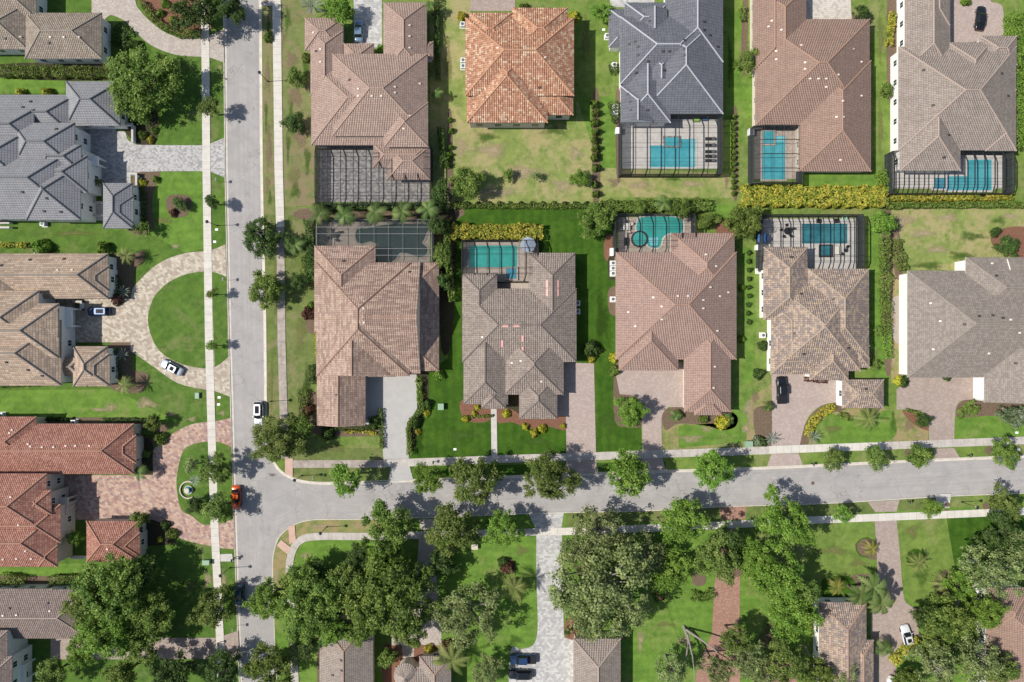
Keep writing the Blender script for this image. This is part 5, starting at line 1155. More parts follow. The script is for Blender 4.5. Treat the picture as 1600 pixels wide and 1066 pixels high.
# porch walls and columns of the west houses
def porch(px, py, w_px, h_px, label, arch_side=0, hh=3.2, name='entry_porch', mat='wall white'):
    x, y = G(px, py); o = empty(name, (x, y, ZL), label, 'porch'); W_, D_ = w_px*S, h_px*S; m = MB()
    m.box(-W_/2,-D_/2,hh-0.5,W_/2,D_/2,hh); m.build('parapet', mat, o); m = MB()
    for sx in (-1, 1):
        for sy in (-1, 1): m = MB(); m.cyl((sx*(W_/2-0.25), sy*(D_/2-0.25)), 0.2, 0, hh-0.5, 12); m.build('column', mat, o)
    return o
porch(160,258,16,14,'white entry porch of the slate roofed house facing the grey pavers')
porch(122,497,12,30,'white entry porch of the sand tiled house beside the dark blue car')
porch(112,778,20,12,'pale arched porch of the red tiled house upper side', mat='wall beige')
porch(112,792,16,12,'beige entry porch of the red tiled house lower side', mat='wall beige')
porch(50,1040,14,26,'white entry porch at the bottom left corner')
def wall_thing(line, label, h=1.1, w=0.3, mat='wall white', cat='wall'):
    q = [Vector(G(*p)) for p in line]; o = empty('garden_wall', (q[0].x, q[0].y, ZL), label, cat); m = MB()
    for i, (a, b) in enumerate(zip(q, q[1:])):
        c = (a+b)/2-q[0]; L = (b-a).length; m.obox((c.x, c.y, h/2-0.001*i), (L+w, w, h-0.002*i), math.atan2(b.y-a.y, b.x-a.x))
    m.build('wall', mat, o); m = MB()
    for i, (a, b) in enumerate(zip(q, q[1:])):
        c = (a+b)/2-q[0]; L = (b-a).length; m.obox((c.x, c.y, h+0.04+0.002*i), (L+w+0.1, w+0.1, 0.075), math.atan2(b.y-a.y, b.x-a.x))
    m.build('coping', 'concrete pale', o)
wall_thing([(196,197),(212,197),(212,224)], 'low white garden wall at the bend of the grey paver drive'); wall_thing([(208,274),(218,274),(218,295)], 'low white garden wall beside the slate guest house')
wall_thing([(135,318),(163,318)], 'white courtyard wall above the small patio'); wall_thing([(135,338),(163,338)], 'white courtyard wall below the small patio')
wall_thing([(122,472),(132,472),(132,484),(122,484)], 'white court wall in front of the sand tiled house', 1.0); wall_thing([(118,869),(136,869)], 'short white wall beside the red tiled guest house')
wall_thing([(-20,262),(-4,262),(-4,350),(20,350)], 'white boundary wall at the left edge of the picture'); wall_thing([(0,357),(20,357)], 'short white wall at the left edge below the slate roof')
wall_thing([(1493,412),(1493,428),(1509,428)], 'white corner wall behind the shingle roofed house', 2.4)
wall_thing([(1523,585),(1523,624),(1537,624)], 'white pergola wall beside the brown garage door', 2.6, 0.25)
# fountain
fx, fy = G(296, 765); f_ = empty('fountain', (fx, fy, ZL), 'round stone fountain with a curved seat wall in the red paver island', 'fountain')
m = MB(); pts = [(1.7*math.cos(a), 1.7*math.sin(a), 0.3) for a in [math.radians(60+ k*12) for k in range(21)]]; m.tube(pts, 0.16, 6); m.build('seat_wall', 'stone basin', f_)
m = MB(); m.cyl((0,0), 0.9, 0, 0.4, 24); m.cyl((0,0), 0.16, 0.4, 1.0, 12); m.cyl((0,0), 0.2, 1.0, 1.15, 18, r1=0.5); m.build('basin', 'stone basin', f_)
m = MB(); m.cyl((0,0), 0.75, 0.40, 0.43, 24); m.build('water', 'water deep', f_)
# street lamps
def lamp(px, py, adeg, label):
    x, y = G(px, py); o = empty('street_lamp', (x, y, ZL), label, 'street lamp', 'black street lamps along the roads', math.radians(adeg))
    m = MB(); m.cyl((0,0), 0.16, 0, 0.5, 12, r1=0.09); m.tube([(0,0,0.4),(0,0,4.2)], [0.07, 0.05], 8); m.build('pole', 'black metal', o)
    m = MB(); m.cyl((0,0), 0.10, 4.2, 4.35, 12); m.cyl((0,0), 0.18, 4.35, 4.75, 12, r1=0.27); m.build('lantern', 'lens clear', o); m = MB(); m.cyl((0,0), 0.34, 4.75, 4.9, 12, r1=0.05); m.build('lamp_cap', 'black metal', o)
for px, py, lb in [(340,353,'black street lamp on the verge above the circular driveway'),(419,128,'black street lamp on the brown verge in the top left'),(360,887,'black street lamp on the verge above the dark parked car at lower left'),(511,823,'black street lamp on the curved verge south of the junction'),
    (424,627,'black street lamp behind the white parked car'),(472,743,'black street lamp at the junction corner with the old sidewalk'),(1502,784,'black street lamp on the south verge at right'),(1027,808,'black street lamp on the south verge under the live oak')]: lamp(px, py, 0, lb)
def post_sign(px, py, label, h=2.6, disc=True):
    x, y = G(px, py); o = empty('street_sign', (x, y, ZL), label, 'street sign', 'signs on thin posts at the kerbs'); m = MB(); m.cyl((0,0), 0.035, 0, h, 8); m.build('post', 'black metal', o)
    m = MB(); m.box(-0.02,-0.3,h-0.65,0.02,0.3,h-0.05); m.build('sign_plate', 'white plastic', o)
post_sign(356,438,'thin sign post on the verge of the half moon lawn'); post_sign(345,285,'thin sign post near the kerb below the grey paver drive'); post_sign(494,743,'thin sign post at the junction corner'); post_sign(371,977,'thin sign post on the verge near the lower left driveway')
def mailbox(px, py, label):
    x, y = G(px, py); o = empty('mailbox', (x, y, ZL), label, 'mailbox', 'black mailboxes near the kerb'); m = MB(); m.box(-0.06,-0.06,0,0.06,0.06,1.1); m.build('post', 'black metal', o)
    m = MB(); m.box(-0.14,-0.28,1.1,0.14,0.28,1.3); m.tube([(0,-0.28,1.3),(0,0.28,1.3)], 0.14, 10); m.build('box', 'black metal', o)
for px, py, lb in [(366,873,'black mailbox at the end of the short verge path, upper one'),(369,870,'black mailbox on the kerb beside the path end'),(345,1002,'black mailbox beside the lower left driveway'),(678,721,'black mailbox by the sidewalk near the lush lawn'),(1267,724,'black mailbox on the north verge right of the curved drive'),(1510,711,'black mailbox on the north verge right of the forked drive'),(1418,783,'black mailbox on the south verge right of the taupe drive'),(895,805,'black mailbox right of the whitish driveway apron'),(940,727,'black mailbox right of the pink driveway apron')]: mailbox(px, py, lb)
# ================================================================== CARS
def car_paint(nm, c): return plain('paint '+nm, c, 0.25, 0.5, 0.3, 0.8, 0.0)
car_paint('white', (0.78,0.79,0.80)); car_paint('silver', (0.42,0.46,0.50)); car_paint('black', (0.012,0.013,0.015)); car_paint('navy', (0.02,0.05,0.12)); car_paint('orange', (0.62,0.09,0.015)); car_paint('red', (0.30,0.03,0.02)); car_paint('steel', (0.16,0.24,0.32)); car_paint('teal', (0.02,0.05,0.07))
def loft(mb, rings, mi=0, closed=True, smooth_=True):
    for a, b in zip(rings, rings[1:]):
        n = len(a)
        for k in range(n if closed else n-1):
            j = (k+1) % n; mb.face([a[k], a[j], b[j], b[k]], mi, smooth=smooth_)
def car(px, py, deg, paint, label, kind='sedan', L=4.7, W=1.86):
    x, y = G(px, py); o = empty('parked_car' if kind != 'pickup' else 'parked_pickup', (x, y, 0.004 if 352 < px < 415 and py < 960 else ZL+0.015), label, 'pickup truck' if kind == 'pickup' else 'car', 'parked cars', math.radians(deg))
    hl, hw = L/2, W/2
    # body: stations (x, half width, belt height, hood crown)
    if kind == 'suv': st = [(-hl,0.70,0.72),(-hl+0.12,0.9,0.95),(-hl+0.5,0.98,1.0),(-0.6,1,1.0),(0.7,1,0.98),(1.1,0.98,0.98),(hl-0.45,0.94,0.88),(hl-0.12,0.84,0.76),(hl,0.62,0.6)]; cab = (-hl+0.18,-hl+0.65,0.35,1.15); rh = 1.62
    elif kind == 'pickup': st = [(-hl,0.88,0.95),(-hl+0.1,0.97,1.0),(-0.9,1,1.0),(0.7,1,1.0),(1.2,0.98,1.05),(hl-0.4,0.95,1.0),(hl-0.1,0.86,0.9),(hl,0.7,0.7)]; cab = (-0.95,-0.75,0.75,1.35); rh = 1.85
    else: st = [(-hl,0.66,0.68),(-hl+0.12,0.86,0.86),(-hl+0.6,0.95,0.92),(-0.6,1,0.92),(0.7,1,0.9),(1.1,0.98,0.88),(hl-0.45,0.92,0.78),(hl-0.12,0.80,0.66),(hl,0.58,0.52)]; cab = (-hl+0.75,-hl+1.35,0.3,1.05); rh = 1.42
    def ring(sx, wf, bz):
        w_ = hw*wf; zb = 0.22
        return [(sx,-w_*0.9,zb),(sx,-w_,0.42),(sx,-w_*1.0,bz*0.72),(sx,-w_*0.93,bz*0.95),(sx,-w_*0.72,bz),(sx,0,bz+0.035),(sx,w_*0.72,bz),(sx,w_*0.93,bz*0.95),(sx,w_*1.0,bz*0.72),(sx,w_,0.42),(sx,w_*0.9,zb)]
    m = MB(); rg = [ring(*s_) for s_ in st]; loft(m, rg); m.face(rg[0][::-1]); m.face(rg[-1]); m.build('body', 'paint '+paint, o, merge=True)
    # cabin of glass with the painted roof
    x0, x1, x2, x3 = cab; wt = hw*0.72; wb = hw*0.90; bz = 0.88 if kind == 'sedan' else 0.96
    g = MB(); base = [(x0,-wb*0.9,bz),(x1,-wb,bz),(x2,-wb,bz),(x3,-wb*0.88,bz-0.04),(x3+0.12,0,bz-0.03),(x3,wb*0.88,bz-0.04),(x2,wb,bz),(x1,wb,bz),(x0,wb*0.9,bz),(x0-0.06,0,bz)]
    tp = [(x1-0.1,-wt*0.9,rh-0.05),(x1+0.1,-wt,rh-0.01),(x2-0.1,-wt,rh-0.01),(x2+0.02,-wt*0.9,rh-0.05),(x2+0.08,0,rh-0.04),(x2+0.02,wt*0.9,rh-0.05),(x2-0.1,wt,rh-0.01),(x1+0.1,wt,rh-0.01),(x1-0.1,wt*0.9,rh-0.05),(x1-0.14,0,rh-0.04)]
    loft(g, [base, tp], smooth_=False); g.build('windows', 'car glass', o)
    r = MB(); t2 = [(p[0], p[1], p[2]+0.002) for p in tp]; t3 = [(p[0]*0.98+0.02*(x1+x2)/2, p[1]*0.92, rh+0.03) for p in tp]; loft(r, [t2, t3]); r.face(t3)
    for sg in (-1, 1):      # pillars
        for (ax, bx) in ((x3-0.02, x2-0.02), (x0+0.1, x1-0.05), ((x1+x2)/2, (x1+x2)/2)):
            r.tube([(ax, sg*wb*0.93, bz), (bx, sg*wt*0.97, rh)], 0.04, 4)
    rf = r.build('roof', 'paint '+paint, o)
    if kind in ('suv',) or paint in ('white', 'silver'):
        s_ = MB(); s_.box(x1+0.25, -wt*0.62, rh+0.02, x2-0.35, wt*0.62, rh+0.042); s_.build('sunroof', 'car glass', rf)
    if kind == 'pickup':
        b = MB(); b.box(-hl+0.12,-hw*0.86,0.98,-1.02,hw*0.86,1.075); b.build('bed_cover', 'black metal', o)
    for sx in (-L*0.29, L*0.30):
        for sg in (-1, 1):
            wmb = MB(); wmb.tube([(sx, sg*(hw-0.22), 0.34), (sx, sg*(hw+0.015), 0.34)], 0.34, 18); wo = wmb.build('wheel', 'tyre', o)
            wmb = MB(); wmb.tube([(sx, sg*(hw+0.01), 0.34), (sx, sg*(hw+0.03), 0.34)], 0.21, 14); wmb.build('rim', 'rim', wo)
    for sg in (-1, 1):
        h_ = MB(); h_.obox((hl-0.17, sg*hw*0.62, st[-2][2]*0.90), (0.22, 0.28, 0.10), sg*-0.3); h_.build('headlight', 'lens clear', o)
        h_ = MB(); h_.obox((-hl+0.10, sg*hw*0.64, st[1][2]*0.86), (0.10, 0.28, 0.12), sg*0.15); h_.build('tail_light', 'lens red', o)
        h_ = MB(); h_.obox((x2+0.35, sg*(hw+0.10), bz+0.08), (0.16, 0.2, 0.13)); h_.build('side_mirror', 'paint '+paint, o)
    return o
car(158,487,180,'navy','dark blue hatchback parked on the pavers before the sand tiled house','suv',4.7)
car(271,574,153,'silver','silver sedan parked on the lower arm of the circular driveway','sedan',4.9)
car(406,645,-90,'white','white car with a dark sunroof parked at the right kerb of the side road','suv',4.8)
car(371,776,-90,'orange','orange red car parked at the left kerb beside the red paver island','sedan',4.8)
car(376,927,-90,'teal','dark teal car parked at the left kerb at lower left','sedan',4.7)
car(562,51,90,'steel','steel blue sedan in front of the garage in the top row','sedan',4.5)
car(1528,31,83,'black','black car on the pinkish drive in the top right corner','sedan',5.0)
car(1219,609,92,'black','black pickup truck in front of the multicoloured tan roof','pickup',5.6,2.0)
car(1414,993,103,'white','white sedan on the taupe driveway at lower right','sedan',4.9)
car(817,1027,180,'navy','dark blue pickup at the lower edge, upper one of the pair','pickup',5.4,1.95)
car(813,1051,180,'black','black car at the lower edge, beneath the dark blue pickup','suv',4.9)
car(1400,1068,-35,'white','white car cut off by the bottom edge beside the golden tan house','sedan',4.8)

# ================================================================== TREES
V = 'street trees along the verges'
for a in [
 (224,131,55,5.5,'oak','big round green tree above the grey paver driveway',None,1.05),(305,14,38,6,'dark','dark green tree over the sidewalk at the top left',None,1),(362,8,26,6,'dark','dark tree crown overhanging the road at the top edge',None,1),
 (326,168,15,4.6,'verge','small street tree over the sidewalk right of the big round tree',V,1.1),(332,315,13,3.6,'dark','small street tree beside the verge below the grey paver driveway',V,0.8),(331,459,9.5,3.4,'oak','small street tree at the upper part of the half moon lawn',V,0.8),(331,540,10,3.4,'oak','small street tree at the lower part of the half moon lawn',V,0.85),
 (409,373,30,3.8,'dark','round dark tree on the brown verge left of the lagoon pool cage',V,1),(418,453,29,3.9,'oak','round tree on the verge half way down the left side of the corner house',V,0.95),(432,688,47,5.0,'verge','wide spreading tree at the corner of the street junction',V,0.78),
 (240,660,15,3.0,'oak','rounded small tree at the edge of the drive above the red paver circle',None,0.85),(338,733,25,4.6,'verge','tree over the sidewalk beside the fountain island, upper one',V,0.85),(341,794,23,4.6,'verge','tree over the sidewalk beside the orange red car',V,0.95),(300,728,13,3.0,'grey','small greyish tree in the island bed above the fountain',None,1),(305,790,14,3.0,'dark','small dark tree in the island bed below the fountain',None,1),
 (180,918,56,7.5,'oak','huge dark tree between the red guest house and the dusky roof',None,0.95),(170,985,50,7.0,'bright','huge lighter tree beneath the darkest crown at lower left',None,0.85),(225,1000,34,6.0,'oak','tree crown above the lower left driveway',None,1),(332,950,36,4.6,'verge','twin crowned tree over the sidewalk left of the dark teal car',V,0.75),
 (345,1048,34,5,'dark','dark tree over the sidewalk at the bottom left edge',V,0.9),(270,1058,38,6,'dark','dark tree below the lower left driveway near the bottom edge',None,0.8),(80,1056,28,5,'verge','olive tree in the bottom left court',None,0.8),(190,1058,30,6,'oak','tree at the bottom edge left of the dark pair',None,0.8),(130,1020,26,5.5,'bright','light green tree in front of the bottom left porch',None,0.9),
 (422,1040,36,5.5,'oak','tree at the right kerb of the side road by the bottom edge',None,0.95),(418,938,30,6,'bright','light green crown hanging over the right kerb at lower left',None,1),(488,938,50,6.5,'oak','broad tree behind the curved sidewalk south of the junction',None,1.1),(490,900,26,5,'dark','dark small crowned tree near the curved sidewalk',None,0.9),(601,930,62,7,'oak','very broad tree over the taupe roof south of the street',None,1.05),(640,985,28,6,'oak','tree crown at the end of the shaded tan driveway',None,0.8),(560,985,28,6,'oak','tree crown over the top of the taupe bottom roof',None,0.7),
 (607,824,40,6,'oak','tree on the south verge left of the shaded tan driveway',V,0.9),(706,827,42,6,'verge','tree on the south verge right of the shaded tan driveway',V,0.85),(787,828,28,6,'bright','tree on the south verge left of the whitish driveway',V,1.1),(733,960,48,6,'grey','pale grey green tree in the lower middle by the tan drive',None,1.05),(762,1050,28,4,'grey','small greyish tree beside the dark blue pickup',None,0.9),(606,1030,15,3,'oak','small tree in the court right of the bottom taupe roof',None,1.2),
 (539,750,23,6.5,'bright','street tree on the north verge nearest the junction',V,1.05),(669,748,26,6.5,'bright','street tree on the north verge right of the concrete apron',V,0.9),(741,750,40,6.5,'verge','larger street tree on the north verge at the end of the front path',V,0.9),(859,747,45,7,'verge','broad olive street tree before the pink driveway apron',V,0.78),(979,742,35,7.5,'bright','round street tree facing the pinkish drive',V,0.95),(1113,734,31,7.0,'bright','round street tree left of the curved pink driveway',V,0.95),
 (1302,719,19,3.6,'verge','first of four small street trees right of the curved drive',V,0.85),(1370,717,20,3.6,'verge','second small street tree before the big round palm',V,0.85),(1438,712,20,3.4,'oak','small street tree left of the forked driveway apron',V,0.95),(1568,708,25,3.6,'oak','small street tree right of the forked driveway apron',V,0.7),
 (1457,794,14,4,'bright','small street tree beside the pale manhole pad on the south verge',V,1.1),(1569,788,27,4,'verge','wide low street tree on the south verge at the right edge',V,0.75),(1225,815,46,6.5,'bright','large bright tree on the south verge right of the red brick drive',None,0.85),(1318,804,15,3.4,'bright','small tree on the south verge before the gold green lawn',V,0.8),
 (938,915,76,8,'grey','enormous grey green live oak right of the whitish driveway',None,1.0),(938,828,42,7.5,'grey','upper crown of grey foliage next to the sidewalk, above the enormous live oak',None,0.8),(1070,815,36,6,'bright','bright green tree on the south sidewalk left of the brick drive',None,1.0),(1048,892,31,3.6,'bright','low bright green tree in the shade of the enormous live oak',None,1.2),(1122,870,38,6,'verge','olive green tree at the upper end of the brick driveway',None,0.9),(1140,838,22,6,'dark','dark crown over the sidewalk at the brick driveway',None,1),
 (1213,903,42,7,'bright','green tree in the dense grove right of the brick drive, upper one',None,0.95),(1180,870,28,6,'bright','bright crown beside the sidewalk in the grove right of the brick drive',None,1),(1240,962,36,6.5,'bright','green tree in the grove left of the golden tan house',None,1.1),(1225,1035,36,7,'verge','tree at the bottom edge left of the golden tan house',None,0.9),
 (1165,1030,34,7.5,'grey','grey live oak crown over the lower brick drive',None,0.8),(1120,1045,30,7.5,'grey','grey live oak crown left of the lower brick drive at the bottom edge',None,0.7),(1050,1045,26,6,'grey','small live oak crown between bright lawn and brick drive',None,1),(1280,1056,26,6,'oak','tree overlapping the lower left wall of the golden tan house',None,0.9),(1320,1060,26,5,'grey','live oak crown over the golden tan roof at the bottom edge',None,0.6),
 (1565,842,40,5,'dark','dark leafed tree at the upper right of the lower right grove',None,0.75),(1548,890,50,7,'grey','grey live oak with bare limbs at the lower right',None,0.75),(1500,915,22,4,'bright','light green crown left of the reddish brown roof',None,0.8),(1480,972,38,6,'oak','dark green tree right of the white sedan',None,0.95),(1540,955,28,6,'bright','bright tree touching the reddish brown roof',None,1),(1460,1038,40,6,'grey','grey green tree at the bottom edge right of the white sedan',None,0.8),(1530,1030,38,6.5,'grey','live oak in front of the reddish brown roof at the bottom edge',None,0.9),(1590,860,28,6.5,'grey','live oak crown at the far right edge above the reddish roof',None,1),(1420,1066,24,4,'oak','tree at the bottom edge just below the white sedan',None,0.8),
 (455,905,20,5,'oak','small crown at the bend of the curved sidewalk',None,1),(545,905,30,6,'verge','crown between the broad tree and the very broad tree south of the junction',None,1),(565,868,24,5.5,'dark','dark crown under the south verge tree left of the tan driveway',None,0.9),(655,905,24,6,'oak','crown overhanging the shaded tan driveway from the left',None,1.1),(520,985,26,6,'bright','lighter crown at the foot of the curved sidewalk group',None,0.9),(668,955,16,5,'oak','narrow crown over the lower shaded driveway',None,1.3),
 (600,880,30,6.5,'bright','lighter crown in the grove just below the south verge tree',None,1),(470,975,28,6,'oak','crown beside the lower curved sidewalk',None,1),(690,880,22,4,'dark','dark low crown on the shaded lawn right of the tan driveway',None,1),
 (1010,865,30,5,'grey','grey crown at the right flank of the enormous live oak',None,1.1),(886,935,26,7,'grey','grey crown over the edge of the whitish driveway',None,1.1),(985,955,30,7,'grey','grey crown at the lower right of the enormous live oak',None,1),(900,865,30,7,'grey','grey crown at the upper left of the enormous live oak',None,0.9),(925,970,34,7,'grey','grey crown above the plain taupe roof',None,0.7),
 (1152,868,22,5,'oak','green crown partly covering the upper brick drive',None,1),(1262,925,20,6,'verge','olive crown in the upper right of the grove near the golden palm',None,1),(1150,1000,26,7,'verge','olive crown hanging over the middle of the brick drive',None,0.8),(1190,1050,28,7,'grey','grey crown at the bottom edge between brick drives',None,0.8),
 (1455,1005,18,4,'oak','crown beside the white sedan on its right',None,1.2),(1560,1045,30,6,'verge','olive crown over the reddish brown roof edge at the bottom',None,0.8),(1450,965,24,5,'dark','dark crown at the upper left of the lower right grove',None,1),(470,668,20,4,'oak','smaller second crown right of the junction corner tree',None,1),
 (140,945,34,7,'oak','dark crown over the dusky roof end',None,1),(215,900,28,6,'dark','dark crown below the red guest house',None,0.9),(240,960,30,6.5,'oak','crown at the right flank of the huge dark tree',None,1.1),
 (730,288,27,4,'oak','round tree left in the straw coloured back yard',None,0.95),(690,300,17,3.5,'dark','dark tree beside the corner of the dark patio cage',None,1.1),(905,279,15,2.6,'bright','small round tree at the right of the straw coloured back yard',None,0.9),(794,273,10,1.8,'oak','left small tree in the straw coloured back yard',None,0.9),(836,275,11,1.8,'grey','right greyish small tree in the straw coloured back yard',None,0.8),
 (931,345,25,3.5,'oak','leafy tree at the corner of the darkest lawn near the kidney pool cage',None,1.2),(1163,349,29,4,'oak','large leafed tree between the kidney pool and the deep pool',None,0.95),(1169,95,16,3.2,'oak','round tree between slate and brown houses in the top row',None,1.15),(1379,347,18,3,'bright','rounded light tree right of the deep pool cage',None,1.2),(985,642,25,3.5,'bright','bright tree beside the pink paver driveway',None,1),
 (1345,20,14,2.6,'dark','round dark tree beside the cream driveway at the top',None,0.8),(1385,139,10,2.5,'oak','small tree against the white side wall in the top row',None,1.2),(463,122,17,2.6,'verge','upper slanting tree on the strip left of the rose tiled house',None,0.9),(460,193,17,2.6,'dark','dark slanting tree on the strip left of the rose tiled house',None,1.0),(529,15,22,4,'bright','light green tree at the top by the garage court',None,0.9),(942,18,14,3,'bright','small light tree at the top left of the slate house',None,1.3),
 (282,318,14,1.6,'dark','low dark tree in its bed on the lawn by the slate guest house',None,0.7),(222,358,11,3,'oak','small tree at the lower corner of the slate guest house',None,1),(455,380,12,3,'dark','dark small tree beside the old sidewalk near the palm',None,1.6),(467,440,14,3,'dark','dark tree right of the round verge tree',None,0.9),(682,350,14,4,'dark','dark tree at the upper right corner of the lagoon cage',None,1.2),(691,400,14,4,'oak','narrow tree right of the lagoon cage, middle of the gap',None,1.4),(693,440,11,3.5,'dark','small tree in the gap right of the mottled roof',None,1.2),
 (1575,384,18,2.2,'dark','rounded dark tree in the red bed at the right edge',None,0.9),(1555,362,9,1.5,'dark','smaller dark shrub tree above the red bed at the right edge',None,0.8),(1585,650,24,2.5,'flower','white speckled flowering tree on the right front lawn',None,0.75),(1515,640,18,1.6,'oak','low spreading tree at the edge of the forked driveway',None,0.6),(1443,658,13,1.8,'dark','rounded dark shrub tree on the left of the forked driveway',None,0.8),(1368,570,9,1.6,'oak','small tree below the right wall of the multicoloured roof',None,0.8),(1374,518,9,1.5,'oak','small tree half way in the gap by the white walled right house',None,0.9),
 (117,840,13,2.6,'bright','small light tree in the court left of the red guest house',None,0.9),(218,815,14,3,'oak','small tree against the corner of the red guest house',None,1.2),(505,330,12,3.5,'dark','dark tree behind the lagoon cage at its left corner',None,0.8),(1063,325,18,3.5,'oak','bushy tree behind the kidney pool cage on the right',None,0.9),(1000,325,12,3,'oak','bushy tree behind the kidney pool cage on the left',None,0.9),(1105,345,12,3,'oak','small tree at the right corner of the kidney pool cage',None,1.6),(482,1012,16,4,'dark','dark small tree left of the bottom taupe roof',None,1.4),
]: tree(a[0], a[1], a[2], a[3], a[4], a[5], a[6], sy=a[7])
# bare leaning limbs of the oak at the bottom
def limbs(px, py, segs, label):
    x, y = G(px, py); o = empty('bare_oak_trunk', (x, y, ZL), label, 'tree'); m = MB()
    for k, sg in enumerate(segs):
        pts = []
        for (qx, qy, z) in sg: X, Y = P(qx, qy, z); pts.append((X-x, Y-y, z-ZL))
        n = len(pts); m = MB(); m.tube(pts, [0.32*(1-0.75*i/(n-1)) if k == 0 else 0.24*(1-0.8*i/(n-1)) for i in range(n)], 7); m.build('limb' if k else 'trunk', 'bark pale', o)
limbs(1067,975,[[(1068,978,0.1),(1076,1000,2.5),(1072,1030,5),(1064,1066,7)],[(1074,992,2),(1082,1025,4.5),(1087,1070,7)],[(1072,984,1),(1100,1003,3.5),(1125,1022,5.5),(1148,1036,7)]], 'bare forked oak trunk leaning over the lawn and brick drive at the bottom')
limbs(1490,955,[[(1492,950,0.1),(1505,925,4),(1520,917,5.5),(1545,900,7)],[(1512,920,4.5),(1535,923,6)]], 'pale bare oak limb above the lower right grove')
limbs(1262,1010,[[(1256,1008,0.1),(1268,1030,4),(1272,1075,7)]], 'pale bent trunk left of the golden tan house')
# palms
for a in [(197,400,17,3.2,'date','feathery palm right of the sand tiled roof, upper one'),(195,601,18,3.2,'date','feathery palm right of the sand tiled guest house, lower one'),(218,740,16,3.4,'royal','palm at the corner of the long red roof'),(210,812,13,3,'royal','palm leaning on the red guest house roof'),(461,383,19,3.6,'royal','green palm beside the round dark verge tree'),
  (499,335,21,5,'royal','first palm from the left behind the lagoon cage'),(538,337,21,5,'royal','second palm from the left behind the lagoon cage'),(586,332,22,5,'royal','middle palm behind the lagoon cage'),(628,330,22,5,'royal','fourth palm from the left behind the lagoon cage'),(669,328,22,5,'royal','last palm on the right behind the lagoon cage'),
  (1037,317,18,5,'royal','palm behind the kidney shaped pool cage'),(1357,655,25,2.6,'date','big round palm below the small pavilion garage'),(804,918,27,5,'date','big feathery palm left of the whitish driveway'),(707,1032,35,4,'date','very large palm at the bottom edge in the middle'),(1309,917,18,4,'sago','golden green palm above the golden tan house'),
  (1363,858,17,1.6,'sago','golden sago palm beside the taupe driveway'),(1435,880,19,2.4,'date','bushy palm on the lawn right of the taupe driveway'),(1480,913,24,2.4,'date','round palm in the bed at the grove edge at lower right'),(1365,918,30,5.5,'broad','broad leafed palm casting star shadows on the taupe driveway, upper one'),(1377,942,24,5.5,'broad','broad leafed palm above the driveway, lower one'),(1345,930,22,5.5,'broad','broad leafed palm nearest the golden tan roof'),
  (1201,636,12,1.8,'royal','small palm left of the curved pink drive by the pickup'),(1205,685,13,1.2,'agave','silvery agave at the left foot of the curved pink drive'),(1271,683,13,1.2,'agave','silvery agave at the right foot of the curved pink drive'),(490,10,22,2.5,'agave','big silvery plant in the top row beside the sidewalk'),(1057,650,13,1.6,'royal','palm in the bed below the pinkish drive'),(194,456,12,1.2,'agave','bluish agave in the bed below the upper feathery palm'),(193,553,12,1.2,'agave','bluish agave in the bed above the lower feathery palm'),
  (305,750,11,1.6,'agave','bluish agave beside the fountain, upper one'),(310,781,11,1.6,'agave','bluish agave beside the fountain, lower one'),(683,145,12,3,'royal','palm in the dark gap right of the rose tiled house'),(672,8,11,4,'royal','palm at the top right corner of the rose tiled house'),(958,992,12,3.2,'royal','palm at the top of the plain taupe bottom roof'),(153,285,9,2.4,'royal','small palm in the court of the slate house'),(1383,1015,20,3,'royal','palm between the golden tan house and the white sedan'),(1140,655,12,1.5,'royal','small palm beside the yellow round shrub')]: palm(*a)
